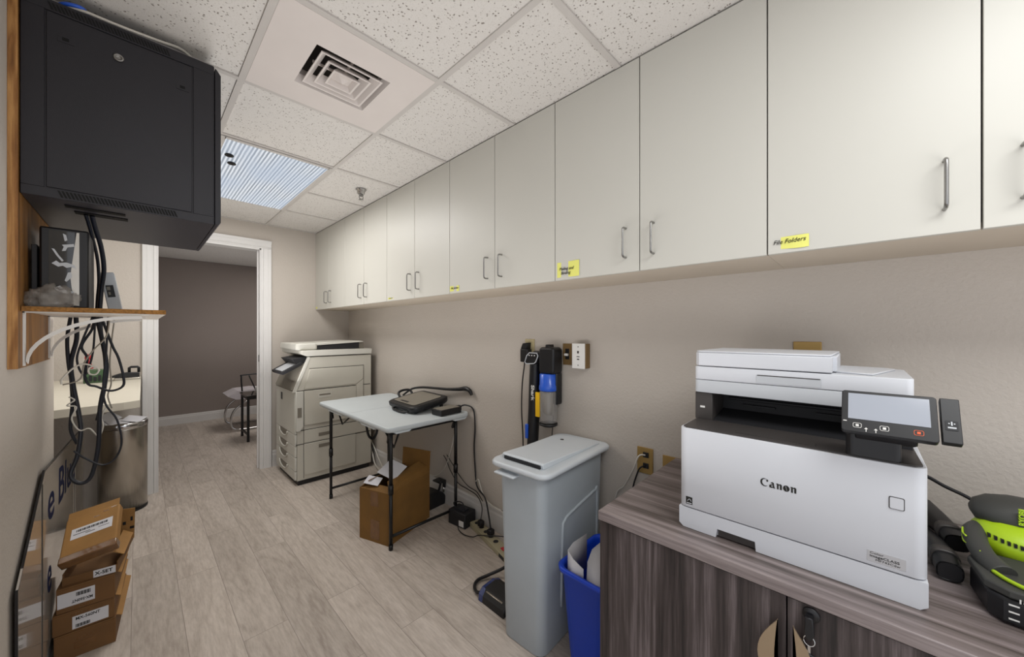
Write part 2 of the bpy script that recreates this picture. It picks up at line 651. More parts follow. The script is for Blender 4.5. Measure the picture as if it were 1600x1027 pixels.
struct('floor', MB().box(-1.7, 3.2, -2.4, 7.6, -0.05, 0.0), M_FLOOR)
struct('wall_right', MB().box(XW, XW + 0.12, -2.4, YF, 0, ZC), M_WALL)
DX0, DX1, DZ = 0.115, 0.885, 2.265
w_ = MB()
w_.box(-1.7, DX0, YF, YF + 0.12, 0, ZC).box(DX1, XW + 0.12, YF, YF + 0.12, 0, ZC).box(DX0, DX1, YF, YF + 0.12, DZ, ZC)
struct('wall_far', w_, M_WALL)
struct('wall_left', MB().box(XL - 0.14, XL, 0.75, YLE, 0, ZC), M_WALL)
struct('wall_alcove', MB().box(-1.7, -1.6, 2.2, YF, 0, ZC), M_WALL)
w_ = MB()
w_.box(-1.7, 3.2, 7.5, 7.6, 0, ZC)
struct('wall_next_room_back', w_, M_WALL2)
struct('wall_next_room_right', MB().box(3.1, 3.2, YF + 0.12, 7.5, 0, ZC), M_WALL2)
struct('wall_next_room_left', MB().box(-1.7, -1.6, YF + 0.12, 7.5, 0, ZC), M_WALL2)
# ceiling: slab whose lower side is the mineral tile, grid bars a little lower
TX, TY, TS = 0.3174, 0.7364, 0.6127
VX0, VX1, VY0, VY1 = TX, TX + TS, TY + TS, TY + 2 * TS
HX0, HX1, HY0, HY1 = 0.480, 0.782, 1.508, 1.800      # hole for the air vent
c_ = MB()
c_.box(-1.7, HX0, -2.4, 7.6, ZC + 0.004, ZC + 0.09).box(HX1, 3.2, -2.4, 7.6, ZC + 0.004, ZC + 0.09)
c_.box(HX0, HX1, -2.4, HY0, ZC + 0.004, ZC + 0.09).box(HX0, HX1, HY1, 7.6, ZC + 0.004, ZC + 0.09)
struct('ceiling', c_, M_TILE)
g = MB()
bw = 0.012
xs = [TX + i * TS for i in range(-3, 3)]
ys = [TY + i * TS for i in range(-5, 6)]
for x in xs:
    if x < XC:
        g.box(x - bw, x + bw, -2.4, YF, ZC - 0.003, ZC + 0.006)
for y in ys:
    if y < YF:
        if abs(y - (TY + 4 * TS)) < 0.01:      # no cross bar behind the long light
            g.box(-1.6, TX - bw, y - bw, y + bw, ZC - 0.0025, ZC + 0.006)
            g.box(TX + TS + bw, XC, y - bw, y + bw, ZC - 0.0025, ZC + 0.006)
        else:
            g.box(-1.6, XC, y - bw, y + bw, ZC - 0.0025, ZC + 0.006)
g.box(-1.6, XC, YF - 0.022, YF, ZC - 0.004, ZC + 0.006)
struct('trim_ceiling_grid', g, M_TBAR)


def base_profile(mb, axis, wall, inward, a, b, h=0.165, t=0.014):
    pts = [(wall, 0), (wall + inward * t, 0), (wall + inward * t, h * 0.72), (wall + inward * t * 0.75, h * 0.8), (wall + inward * t * 0.7, h * 0.93), (wall + inward * t * 0.3, h), (wall, h)]
    if axis == 'y':      # runs along y, profile in x,z
        mb.prism(pts, a, b, 'y')
    else:
        mb.prism(pts, a, b, 'x')
    return mb


struct('baseboard_right', base_profile(MB(), 'y', XW, -1, -2.4, YF), M_BASE)
struct('baseboard_far', base_profile(MB(), 'x', YF, -1, 0.98, XW - 0.014), M_BASE)
struct('baseboard_next_room', base_profile(MB(), 'x', 7.5, -1, -1.6, 3.1, 0.14), M_BASE)
struct('baseboard_left', base_profile(MB(), 'y', XL, 1, 0.75, YLE, 0.14, 0.008), M_BASE)

# door casing: moulded boards left, right and above plus the jamb lining


def casing_poly(c0, c1, y):      # profile across the board, inner edge c0 to outer edge c1 (x), proud of wall plane y
    s = 1 if c1 > c0 else -1
    wdt = abs(c1 - c0)
    return [(c0, y), (c0, y - 0.010), (c0 + s * wdt * 0.16, y - 0.013), (c0 + s * wdt * 0.22, y - 0.009), (c0 + s * wdt * 0.34, y - 0.014), (c0 + s * wdt * 0.62, y - 0.017), (c0 + s * wdt * 0.70, y - 0.022), (c1 - s * 0.004, y - 0.024), (c1, y - 0.02), (c1, y)]


c_ = MB()
c_.prism(casing_poly(DX0, DX0 - 0.088, YF), 0, DZ, 'z')
c_.prism(casing_poly(DX1, DX1 + 0.088, YF), 0, DZ, 'z')
pr = [(YF, DZ), (YF - 0.010, DZ), (YF - 0.013, DZ + 0.014), (YF - 0.009, DZ + 0.02), (YF - 0.014, DZ + 0.03), (YF - 0.017, DZ + 0.054), (YF - 0.022, DZ + 0.062), (YF - 0.024, DZ + 0.084), (YF - 0.02, DZ + 0.088), (YF, DZ + 0.088)]
c_.prism(pr, DX0 - 0.088, DX1 + 0.088, 'x')
c_.box(DX0, DX0 + 0.014, YF - 0.006, YF + 0.126, 0, DZ).box(DX1 - 0.014, DX1, YF - 0.006, YF + 0.126, 0, DZ).box(DX0, DX1, YF - 0.006, YF + 0.126, DZ - 0.014, DZ)
c_.box(DX1 - 0.026, DX1 - 0.012, YF + 0.045, YF + 0.062, 0, DZ - 0.014)
dc = struct('door_1', c_, M_TRIM)
part('strike_plate', MB().box(DX1 - 0.0165, DX1 - 0.0135, YF + 0.012, YF + 0.034, 1.10, 1.17), M_DKG, dc)

# ------------------------------------------------------------------ ceiling things
t = thing('air_vent', 'white square air diffuser in a plain ceiling panel', 'vent', ((VX0 + VX1) / 2, (VY0 + VY1) / 2, ZC - 0.005))
ox0, ox1, oy0, oy1 = HX0, HX1, HY0, HY1
p = MB()
for a, b, c, d in ((VX0 + 0.012, ox0, VY0 + 0.012, VY1 - 0.012), (ox1, VX1 - 0.012, VY0 + 0.012, VY1 - 0.012), (ox0, ox1, VY0 + 0.012, oy0), (ox0, ox1, oy1, VY1 - 0.012)):
    p.box(a, b, c, d, ZC - 0.004, ZC + 0.003)
part('panel', p, M_VENT, t)
cx, cy = (ox0 + ox1) / 2, (oy0 + oy1) / 2
p = MB()
hw, hd = (ox1 - ox0) / 2, (oy1 - oy0) / 2


def sqring(hw, hd, z):
    return [(cx - hw, cy - hd, z), (cx + hw, cy - hd, z), (cx + hw, cy + hd, z), (cx - hw, cy + hd, z)]


p.loft([sqring(hw, hd, ZC - 0.004), sqring(hw * 0.90, hd * 0.90, ZC + 0.030), sqring(hw * 0.90, hd * 0.90, ZC + 0.055)], caps=False, smooth=False)
part('neck', p, M_VENT, t)
part('duct_opening', MB().box(ox0 + 0.002, ox1 - 0.002, oy0 + 0.002, oy1 - 0.002, ZC + 0.056, ZC + 0.060), M_DARK, t)
for k, (fo, fi) in enumerate(((0.84, 0.64), (0.60, 0.42), (0.37, 0.20))):
    p = MB()
    zl, zu = ZC - 0.006 - 0.002 * k, ZC + 0.026
    p.loft([sqring(hw * fo, hd * fo, zl), sqring(hw * (fo - 0.05), hd * (fo - 0.05), zl + 0.001), sqring(hw * (fi - 0.02), hd * (fi - 0.02), zu), sqring(hw * fi, hd * fi, zu), sqring(hw * fo, hd * fo, zl + 0.004), sqring(hw * fo, hd * fo, zl)], caps=False, smooth=False)
    part('louver_ring', p, M_VENT, t)
p = MB()
p.loft([sqring(hw * 0.26, hd * 0.26, ZC + 0.012), sqring(0.004, 0.004, ZC - 0.012)], smooth=False)
part('centre_cone', p, M_VENT, t)
p = MB()
p.box(cx - 0.004, cx + 0.004, cy - hd * 0.8, cy + hd * 0.8, ZC + 0.020, ZC + 0.028).box(cx - hw * 0.8, cx + hw * 0.8, cy - 0.004, cy + 0.004, ZC + 0.020, ZC + 0.028)
part('support_bar', p, M_VENT, t)

LX0, LX1, LY0, LY1 = TX, TX + TS, TY + 3 * TS, TY + 5 * TS
t = thing('ceiling_light', 'long recessed ceiling light with a ribbed lens', 'light', ((LX0 + LX1) / 2, (LY0 + LY1) / 2, ZC - 0.01))
p = MB()
f = 0.026
for a, b, c, d in ((LX0 + 0.008, LX0 + f + 0.008, LY0 + 0.008, LY1 - 0.008), (LX1 - f - 0.008, LX1 - 0.008, LY0 + 0.008, LY1 - 0.008), (LX0 + f, LX1 - f, LY0 + 0.008, LY0 + f + 0.008), (LX0 + f, LX1 - f, LY1 - f - 0.008, LY1 - 0.008)):
    p.box(a, b, c, d, ZC - 0.010, ZC - 0.003, bev=0.002)
part('frame', p, M_TBAR, t)
p = MB()
n = 74
xa, xb = LX0 + f + 0.004, LX1 - f - 0.004
ring = []
for k in range(n + 1):
    x = xa + (xb - xa) * k / n
    ring.append((x, ZC - 0.008 - (0.0035 if k % 2 else 0.0)))
p.loft([[(x, LY0 + f, z) for x, z in ring], [(x, LY1 - f, z) for x, z in ring]], closed=False, smooth=False)
part('lens', p, M_LENS, t, 'bluish white ribbed lens')
for k, (x, y) in enumerate(((0.395, 2.815), (0.425, 2.94))):
    p = MB()
    p.lathe([(0.006, 0.0), (0.020, -0.001), (0.024, -0.006), (0.022, -0.011), (0.010, -0.014), (0.003, -0.0145)], (x, y, ZC - 0.012), 20)
    single('round_clip', p, M_BLK, ('small black round knob under the ceiling light, the one closer to the air vent', 'small black round knob under the ceiling light, second one in, farther from the air vent')[k], 'knob', 'black round knobs under the ceiling light')
t = thing('fire_sprinkler', 'chrome fire sprinkler head hanging from the ceiling by the cabinets', 'sprinkler', (1.215, 2.815, ZC - 0.001))
p = MB()
C0 = (1.215, 2.815, ZC - 0.001)
p.lathe([(0.040, 0.0), (0.038, -0.004), (0.031, -0.010), (0.027, -0.030), (0.022, -0.036), (0.015, -0.037)], C0, 28)
part('escutcheon', p, M_CHROME, t)
p = MB()
p.lathe([(0.014, -0.036), (0.016, -0.040), (0.016, -0.050), (0.010, -0.052)], C0, 16)
p.tube([(1.202, 2.815, ZC - 0.05), (1.199, 2.815, ZC - 0.064), (1.210, 2.815, ZC - 0.074)], 0.003)
p.tube([(1.228, 2.815, ZC - 0.05), (1.231, 2.815, ZC - 0.064), (1.220, 2.815, ZC - 0.074)], 0.003)
p.lathe([(0.004, -0.070), (0.018, -0.076), (0.018, -0.078), (0.004, -0.079)], C0, 16)
part('nozzle', p, M_NICKEL, t)

# ------------------------------------------------------------------ overhead cabinets
DW = 0.4246
Y0 = 4.4648
ZT = ZC - 0.003


def bar_handle(mb, x, y, z0, z1, out=0.03, r=0.0042):
    rc = 0.012
    pts = [(x, y, z0 + 0.004), (x - out + rc, y, z0 + 0.004), (x - out + 0.003, y, z0 + 0.008), (x - out, y, z0 + rc + 0.006), (x - out, y, (z0 + z1) / 2), (x - out, y, z1 - rc - 0.006), (x - out + 0.003, y, z1 - 0.008), (x - out + rc, y, z1 - 0.004), (x, y, z1 - 0.004)]
    mb.tube(pts, r, n=10, sub=4)


where = ['at the doorway end of the row, over the copier', 'second from the doorway end, beyond the end of the folding table', 'third from the doorway end, above the folding table',
         'above the folding table and the stick vacuum, with a small yellow label', 'above the grey bin, labelled with a creased yellow note', 'closest to the camera, with a File Folders note']
for u in range(6):
    ya, yb = Y0 - 2 * u * DW, Y0 - 2 * (u + 1) * DW
    if u == 0:
        ya = YF - 0.001
    t = thing('overhead_cabinet', 'cream wall cabinet ' + where[u], 'cabinet', (XC + 0.18, (ya + yb) / 2, ZB), 0, 'cream overhead cabinets along the wall')
    p = MB()
    x0 = XC + 0.020
    p.box(x0, XW - 0.001, yb + 0.0005, yb + 0.0185, ZB + 0.0205, ZT).box(x0, XW - 0.001, ya - 0.0185, ya - 0.0005, ZB + 0.0205, ZT)
    p.box(x0 + 0.001, XW - 0.001, yb + 0.0004, ya - 0.0004, ZB + 0.001, ZB + 0.020, 1).box(x0, XW - 0.001, yb + 0.018, ya - 0.018, ZT - 0.018, ZT)
    p.box(XW - 0.008, XW - 0.001, yb + 0.018, ya - 0.018, ZB + 0.02, ZT - 0.018)
    p.box(x0 + 0.1, XW - 0.01, yb + 0.018, ya - 0.018, ZB + 0.40, ZB + 0.418)
    part('body', p, [M_CAB, M_CABIN], t)
    for k in range(2):
        da, db = Y0 - (2 * u + k) * DW, Y0 - (2 * u + k + 1) * DW
        if u == 0 and k == 0:
            da = YF - 0.001
        gp = 0.0018
        d = part('door', MB().box(XC, XC + 0.0185, db + gp, da - gp, ZB, ZT - 0.002, bev=0.0012, seg=1), M_CAB, t)
        h = MB()
        hy = db + 0.058 if k == 0 else da - 0.058
        bar_handle(h, XC, hy, ZB + 0.056, ZB + 0.184)
        part('handle', h, M_NICKEL, d)

notes = [(0, Y0 - 0.030, 0.055, 0.02, '', 'on the cabinet door at the doorway end'),
         (4, Y0 - 4 * DW - 0.03, 0.075, 0.014, 'Labels', 'narrow, under the third cabinet door pair from the doorway'),
         (6, Y0 - 6 * DW - 0.007, 0.095, 0.034, 'File Jackets', 'with one line of writing, above the folding table'),
         (8, Y0 - 8 * DW - 0.015, 0.125, 0.072, 'Mailing and\n  Binding', 'squarer than the others, with two lines of writing'),
         (10, Y0 - 10 * DW - 0.006, 0.098, 0.038, 'File Folders', 'reading File Folders')]
for k, (i, y, wd, hg, s, lb) in enumerate(notes):
    z = ZB + (0.012 if k != 3 else 0.012)
    p = MB()
    pts = []
    nseg = 6
    for a in range(nseg + 1):
        fr_ = a / nseg
        pts.append((XC - 0.0010 - 0.0015 * math.sin(fr_ * 5 + k), y - wd * fr_))
    rings = [[(x, yy, z + 0.0015 * math.sin(j)), (x, yy, z + hg)] for j, (x, yy) in enumerate(pts)]
    back = [[(x + 0.0004, yy, z + 0.0015 * math.sin(j)), (x + 0.0004, yy, z + hg)] for j, (x, yy) in enumerate(pts)]
    rings = [[a_[0], a_[1], b_[1], b_[0]] for a_, b_ in zip(rings, back)]
    p.loft(rings, smooth=False)
    n_ = single('sticky_note', p, M_NOTE, 'yellow sticky note ' + lb, 'note', 'yellow notes on the overhead cabinet doors')
    if s:
        sz = {2: 0.016, 3: 0.020, 4: 0.019}.get(k, 0.009)
        lettering('handwriting', s, sz, frame('-x', (XC - 0.0030, y - wd * 0.10, z + (hg * 0.42 if k != 3 else hg * 0.46)), rad(2 if k == 4 else 0)), M_INK, n_, width=wd * (0.82 if k != 3 else 0.66), shear=0.3)

# ------------------------------------------------------------------ wall plates and cables on the right wall


def plate(y0, y1, z0, z1, m, x=XW, th=0.006):
    return MB().box(x - th, x - 0.0005, y0, y1, z0, z1, bev=0.002)


t = thing('wall_outlet', 'ivory wall outlet behind the black charger above the stick vacuum', 'outlet', (XW, 1.548, 1.245))
part('cover_plate', plate(1.508, 1.588, 1.245, 1.362, 0), M_IVORY, t)
part('receptacle', MB().box(XW - 0.009, XW - 0.005, 1.532, 1.564, 1.265, 1.295, bev=0.003).box(XW - 0.009, XW - 0.005, 1.532, 1.564, 1.312, 1.342, bev=0.003), M_IVORY, t)
t = thing('power_adapter', 'black plug-in charger in the outlet over the stick vacuum', 'charger', (XW - 0.03, 1.545, 1.22))
part('adapter_body', MB().box(XW - 0.052, XW - 0.009, 1.527, 1.590, 1.215, 1.300, bev=0.006), M_BLK, t)
part('plug_head', MB().prism([(1.535, 1.300), (1.590, 1.300), (1.572, 1.336), (1.530, 1.340)], XW - 0.048, XW - 0.010, 'x', bev=0.004), M_BLK, t)
part('cord', MB().tube([(1.735, 1.570, 1.220), (1.745, 1.575, 1.197), (1.745, 1.594, 1.07), (1.745, 1.6, 0.902), (1.745, 1.589, 0.737), (1.745, 1.583, 0.55), (1.745, 1.57, 0.35), (1.74, 1.52, 0.185)], 0.0042), M_BLK, t)
t = thing('light_switch', 'brown toggle switch plate beside the white wall box', 'switch', (XW, 1.252, 1.214))
part('cover_plate', plate(1.221, 1.285, 1.214, 1.340, 0), M_BRASSD, t)
part('toggle_slot', MB().box(XW - 0.008, XW - 0.005, 1.238, 1.266, 1.247, 1.310, bev=0.002), M_BLK, t)
part('toggle', MB().box(XW - 0.024, XW - 0.007, 1.240, 1.264, 1.268, 1.282, bev=0.003), M_WHT, t)
t = thing('timer_switch', 'white surface mounted wall box standing proud of its brown side', 'switch', (XW, 1.165, 1.205))
part('back_box', MB().box(XW - 0.044, XW - 0.0005, 1.100, 1.188, 1.204, 1.342, bev=0.003), M_BRASSD, t, 'tan side of the box')
part('cover_plate', MB().box(XW - 0.052, XW - 0.043, 1.104, 1.188, 1.202, 1.344, bev=0.003), M_WHT, t)
p = MB()
for z in (1.222, 1.325):
    p.lathe([(0.003, 0), (0.003, -0.002)], (XW - 0.0515, 1.146, z), 8, axis='x')
p.box(XW - 0.054, XW - 0.0515, 1.141, 1.151, 1.288, 1.302).box(XW - 0.054, XW - 0.0515, 1.139, 1.153, 1.252, 1.258).box(XW - 0.054, XW - 0.0515, 1.137, 1.155, 1.268, 1.272)
part('button', p, M_DKG, t)
t = thing('phone_jack', 'brass wall plate with two black sockets and plugged cables beside the wood cabinet', 'outlet', (XW, 0.780, 0.70))
part('cover_plate', plate(0.741, 0.822, 0.700, 0.830, 0), M_BRASS, t)
part('socket', MB().box(XW - 0.012, XW - 0.005, 0.762, 0.790, 0.782, 0.808, bev=0.002), M_BLK, t)
part('socket', MB().box(XW - 0.012, XW - 0.005, 0.762, 0.790, 0.728, 0.754, bev=0.002), M_BLK, t)
t = thing('wall_plate', 'brass wall plate half hidden by the wood cabinet top', 'outlet', (XW, 0.655, 0.70))
part('cover_plate', plate(0.600, 0.694, 0.70, 0.815, 0), M_BRASS, t)
part('socket', MB().box(XW - 0.010, XW - 0.005, 0.632, 0.662, 0.745, 0.775, bev=0.002), M_BRASSD, t)
t = thing('wall_plate', 'tan wall plate peeking over the top of the white printer', 'outlet', (XW, 0.150, 1.25))
part('cover_plate', plate(0.108, 0.192, 1.245, 1.372, 0), M_BRASS, t)
part('socket', MB().box(XW - 0.010, XW - 0.005, 0.135, 0.165, 1.265, 1.300, bev=0.002), M_BRASSD, t)
single('network_cable', MB().tube([(XW - 0.016, 0.776, 0.796), (1.735, 0.800, 0.790), (1.742, 0.832, 0.715), (1.745, 0.884, 0.615), (1.745, 0.925, 0.565), (1.745, 0.955, 0.40), (1.745, 0.97, 0.2)], 0.0040), M_CABW, 'white cable plugged into the upper socket of the brass plate', 'cable')
single('power_cable', MB().tube([(XW - 0.016, 0.776, 0.742), (1.735, 0.792, 0.735), (1.745, 0.815, 0.690), (1.745, 0.838, 0.60), (1.745, 0.85, 0.42), (1.745, 0.85, 0.2)], 0.0038), M_BLK, 'black cable plugged into the lower socket of the brass plate', 'cable')

# ------------------------------------------------------------------ storage cabinet under the printer
SX, SY, SZ = 1.064, 0.628, 0.82
SYE = -0.62
t = thing('storage_cabinet', 'dark grey wood grain cabinet with two doors under the printer', 'cabinet', (1.4, 0.0, 0.0))
p = MB()
p.box(SX + 0.020, XW - 0.02, SY - 0.022, SY - 0.004, 0.0, SZ - 0.031).box(SX + 0.020, XW - 0.02, SYE + 0.004, SYE + 0.022, 0.0, SZ - 0.031)
p.box(SX + 0.03, XW - 0.02, SYE + 0.022, SY - 0.022, 0.06, 0.08).box(SX + 0.05, SX + 0.07, SYE + 0.022, SY - 0.022, 0.0, 0.06).box(XW - 0.035, XW - 0.021, SYE + 0.022, SY - 0.022, 0.06, SZ - 0.031)
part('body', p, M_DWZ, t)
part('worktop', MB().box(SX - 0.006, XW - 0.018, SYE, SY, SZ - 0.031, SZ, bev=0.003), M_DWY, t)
GY = 0.128


def crescent(mb, y, sgn, z0, z1):
    n = 14
    out, inn = [], []
    for k in range(n + 1):
        a = k / n
        z = z0 + (z1 - z0) * a
        out.append((y + sgn * 0.040 * math.sin(pi * a), z))
        inn.append((y + sgn * 0.001 + sgn * 0.006 * math.sin(pi * a), z))
    mb.prism(out + inn[::-1], SX - 0.024, SX - 0.020, 'x')
    mb.cyl((SX - 0.022, y + sgn * 0.012, z0 + (z1 - z0) * 0.2), (SX, y + sgn * 0.012, z0 + (z1 - z0) * 0.2), 0.004)
    mb.cyl((SX - 0.022, y + sgn * 0.012, z0 + (z1 - z0) * 0.8), (SX, y + sgn * 0.012, z0 + (z1 - z0) * 0.8), 0.004)


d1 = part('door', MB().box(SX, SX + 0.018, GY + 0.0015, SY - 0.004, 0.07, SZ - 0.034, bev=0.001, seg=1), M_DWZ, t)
h = MB()
crescent(h, GY + 0.014, 1, 0.55, 0.737)
part('handle', h, M_TAN, d1, 'crescent shaped bronze pull')
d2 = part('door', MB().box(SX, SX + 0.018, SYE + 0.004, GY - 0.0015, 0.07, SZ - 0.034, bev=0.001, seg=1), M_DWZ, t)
h = MB()
crescent(h, GY - 0.014, -1, 0.55, 0.737)
part('handle', h, M_TAN, d2, 'crescent shaped bronze pull')
h = MB()
h.lathe([(0.012, 0.0), (0.016, -0.003), (0.015, -0.006), (0.005, -0.007)], (SX, 0.083, 0.768), 24, axis='x')
part('lock', h, M_BLK, d2, 'black round lock')
t = thing('key_ring', 'black headed key and split ring hanging from the wood cabinet lock', 'key', (SX - 0.02, 0.085, 0.70))
part('key_head', MB().prism([(0.079, 0.772), (0.092, 0.772), (0.094, 0.735), (0.089, 0.722), (0.081, 0.722), (0.076, 0.735)], SX - 0.026, SX - 0.008, 'x', bev=0.002), M_BLK, t)
h = MB()
h.tube([(SX - 0.018 + 0.002 * math.sin(a), 0.0855 + 0.010 * math.cos(a), 0.717 + 0.010 * math.sin(a)) for a in [2 * pi * k / 16 for k in range(17)]], 0.0011, n=6, spline=False)
part('split_ring', h, M_CHROME, t)
part('spare_key', MB().prism([(0.083, 0.708), (0.088, 0.708), (0.088, 0.690), (0.086, 0.686), (0.083, 0.690)], SX - 0.020, SX - 0.017, 'x').prism([(0.077, 0.690), (0.094, 0.690), (0.096, 0.655), (0.076, 0.655)], SX - 0.0235, SX - 0.0165, 'x', bev=0.002, mi=1), [M_CHROME, M_BLK], t)

# ------------------------------------------------------------------ printer
PX, PY0, PY1 = 1.15, -0.100, 0.402
t = thing('laser_printer', 'large white multifunction laser printer with a tilted touch screen', 'printer', (1.38, 0.15, SZ))
zt0, zt1, zb1 = SZ + 0.001, 0.882, 1.120
# paper cassette, front with a finger notch
p = MB()
nz = SZ + 0.026
front = [(PY0 + 0.012, zt0), (0.205, zt0), (0.207, nz), (0.298, nz), (0.302, zt0), (PY1 - 0.012, zt0), (PY1, zt0 + 0.010), (PY1, zt1 - 0.001), (PY0, zt1 - 0.001), (PY0, zt0 + 0.010)]
p.prism(front, PX + 0.001, PX + 0.03, 'x')
p.prism(rr(PX + 0.012, PX + 0.44, PY0, PY1, 0.01), zt0 + 0.003, zt1 - 0.0015, 'z')
part('paper_cassette', p, M_PRN, t)
part('cassette_notch', MB().box(PX + 0.0085, PX + 0.0115, 0.208, 0.297, zt0 + 0.004, nz - 0.001), M_DKG, t)
p = MB()
p.prism(rr(PX, PX + 0.44, PY0, PY1, 0.022, 6), zt1 + 0.0015, zb1, 'z', bev=0.002, smooth=True)
part('body', p, M_PRN, t)
# dark output deck sunk behind a thin white lip
p = MB()
p.prism([(PX + 0.006, PY0 + 0.018), (PX + 0.006, PY1 - 0.018), (PX + 0.02, PY1 - 0.007), (PX + 0.30, PY1 - 0.004), (PX + 0.30, PY0 + 0.012), (PX + 0.02, PY0 + 0.006)], zb1, zb1 + 0.003, 'z')
p.box(PX + 0.03, PX + 0.034, 0.12, 0.26, zb1 + 0.003, zb1 + 0.0045)
p.box(PX + 0.028, PX + 0.055, 0.085, 0.118, zb1 + 0.003, zb1 + 0.0048)
part('output_tray', p, M_DKG, t, 'dark grey output tray')
# bay walls
p = MB()
bx = PX + 0.148
p.box(bx, PX + 0.42, 0.350, PY1, zb1 + 0.001, 1.210, bev=0.003)
part('usb_panel', p, M_DKG, t, 'dark grey corner panel with a usb port')
part('usb_port', MB().box(bx - 0.001, bx + 0.002, 0.372, 0.386, 1.160, 1.166), M_WHT, t)
p = MB()
p.box(bx + 0.13, PX + 0.42, PY0 + 0.012, 0.350, zb1 + 0.001, 1.210)
p.box(bx + 0.004, bx + 0.13, PY0 + 0.012, PY0 + 0.03, zb1 + 0.001, 1.210)
p.prism([(bx + 0.0, zb1 + 0.004), (bx + 0.13, zb1 + 0.024), (bx + 0.13, zb1 + 0.002), (bx, zb1 + 0.002)], PY0 + 0.03, 0.349, 'y')
p.box(bx + 0.115, bx + 0.131, 0.0, 0.33, 1.178, 1.186, bev=0.002)
p.box(bx + 0.118, bx + 0.131, 0.2, 0.29, 1.160, 1.166).box(bx + 0.118, bx + 0.131, 0.04, 0.10, 1.160, 1.166)
part('output_bay', p, M_BLKM, t, 'black recess where sheets come out')
# scanner
p = MB()
sx = PX + 0.140
p.prism(rr(sx, PX + 0.45, PY0 + 0.010, PY1, 0.014), 1.211, 1.252, 'z', bev=0.002, smooth=True)
part('scanner_base', p, M_PRN2, t)
p = MB()
p.prism(rr(sx, PX + 0.45, PY0 + 0.010, PY1, 0.014), 1.2535, 1.296, 'z', bev=0.002, smooth=True)
p.prism([(sx + 0.03, -0.02), (sx + 0.25, -0.07), (sx + 0.28, -0.05), (sx + 0.30, 0.05), (sx + 0.06, 0.055)], 1.296, 1.301, 'z', bev=0.002)
part('scanner_lid', p, M_PRN, t)
p = MB()
p.box(sx - 0.0012, sx + 0.002, 0.080, 0.228, 1.258, 1.281)
part('lid_grip', p, M_PRN2, t)
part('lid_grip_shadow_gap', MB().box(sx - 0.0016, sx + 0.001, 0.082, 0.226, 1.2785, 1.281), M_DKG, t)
p = MB()
p.prism([(sx, 0.058), (sx + 0.05, 0.058), (sx + 0.05, 0.050), (sx + 0.27, 0.050), (sx + 0.30, 0.062), (sx + 0.30, PY1 - 0.01), (sx + 0.02, PY1), (sx, PY1 - 0.014)], 1.2985, 1.342, 'z', bev=0.0025)
part('document_feeder', p, M_PRN, t)
p = MB()
p.prism([(sx + 0.003, 0.060), (sx + 0.27, 0.052), (sx + 0.298, 0.064), (sx + 0.298, PY1 - 0.012), (sx + 0.02, PY1 - 0.002), (sx + 0.003, PY1 - 0.014)], 1.3425, 1.3475, 'z', bev=0.002)
p.box(sx + 0.02, sx + 0.27, 0.226, 0.2275, 1.3476, 1.3482)
part('feeder_cover', p, M_PRN, t)
# control panel, tilted
sw, sh = 0.144, 0.098
tilt = math.atan2(0.05, 0.085)
Mp = Matrix.Translation((1.098, 0.034, 1.190)) @ Matrix(((0, math.sin(tilt), -math.cos(tilt), 0), (-1, 0, 0, 0), (0, math.cos(tilt), math.sin(tilt), 0), (0, 0, 0, 1)))
p = MB()
p.prism(rr(0, sw, 0, sh, 0.006), -0.018, 0, 'z', bev=0.0015, M=Mp, smooth=True)
cp = part('control_panel', p, M_BLK, t, 'black control panel')
part('display', MB().box(0.011, 0.134, 0.030, 0.091, 0.0, 0.0008, M=Mp), M_SCR, cp, 'pale grey touch display')
p = MB()
p.prism(rr(sw + 0.004, sw + 0.030, 0.004, sh, 0.002), -0.02, -0.002, 'z', bev=0.0015, M=Mp)
part('card_reader', p, M_BLK, cp)
for cx_, mm in ((0.026, M_WHT), (0.068, M_WHT), (0.117, M_ORANGE)):
    p = MB()
    ring_o = rr(cx_ - 0.007, cx_ + 0.007, 0.010, 0.021, 0.003)
    ring_i = rr(cx_ - 0.0062, cx_ + 0.0062, 0.0108, 0.0202, 0.0025)
    p.loft([[Mp @ Vector((a, b, 0.0006)) for a, b in ring_o], [Mp @ Vector((a, b, 0.0006)) for a, b in ring_i]], 0, caps=False, smooth=False)
    p.box(cx_ - 0.0025, cx_ + 0.0025, 0.013, 0.018, 0.0, 0.0007, 0, M=Mp)
    part('panel_key', p, mm, cp)
for cx_ in (0.040, 0.055):
    p = MB()
    p.prism([(cx_ - 0.003, 0.009), (cx_ + 0.003, 0.009), (cx_, 0.0125)], 0.0, 0.0007, 'z', M=Mp)
    p.box(cx_ - 0.0006, cx_ + 0.0006, 0.003, 0.009, 0, 0.0007, M=Mp)
    part('arrow_mark', p, M_WHT, cp)
part('wifi_mark', MB().box(0.003, 0.009, 0.0225, 0.0245, 0, 0.0007, M=Mp), M_WHT, cp)
p = MB()
p.prism(rr(sw + 0.009, sw + 0.026, 0.030, 0.050, 0.002), -0.002, -0.0012, 'z', M=Mp)
p.box(sw + 0.013, sw + 0.015, 0.043, 0.045, -0.0012, -0.0005, 1, M=Mp).box(sw + 0.020, sw + 0.022, 0.043, 0.045, -0.0012, -0.0005, 1, M=Mp).box(sw + 0.0165, sw + 0.0185, 0.040, 0.048, -0.0012, -0.0005, 1, M=Mp).box(sw + 0.012, sw + 0.023, 0.034, 0.037, -0.0012, -0.0005, 1, M=Mp)
part('reader_logo', p, [M_BLKM, M_PRN2], cp)
p = MB()
p.prism(rr(1.150, 1.215, -0.062, 0.028, 0.012), zb1 + 0.003, 1.178, 'z', bev=0.003)
p.prism([(1.118, 1.196), (1.150, 1.165), (1.21, 1.150), (1.21, 1.20), (1.16, 1.235)], -0.085, 0.012, 'y', bev=0.003)
part('panel_arm', p, M_BLK, t)
# maker's name: heavy wedge-serif letters drawn as outlines


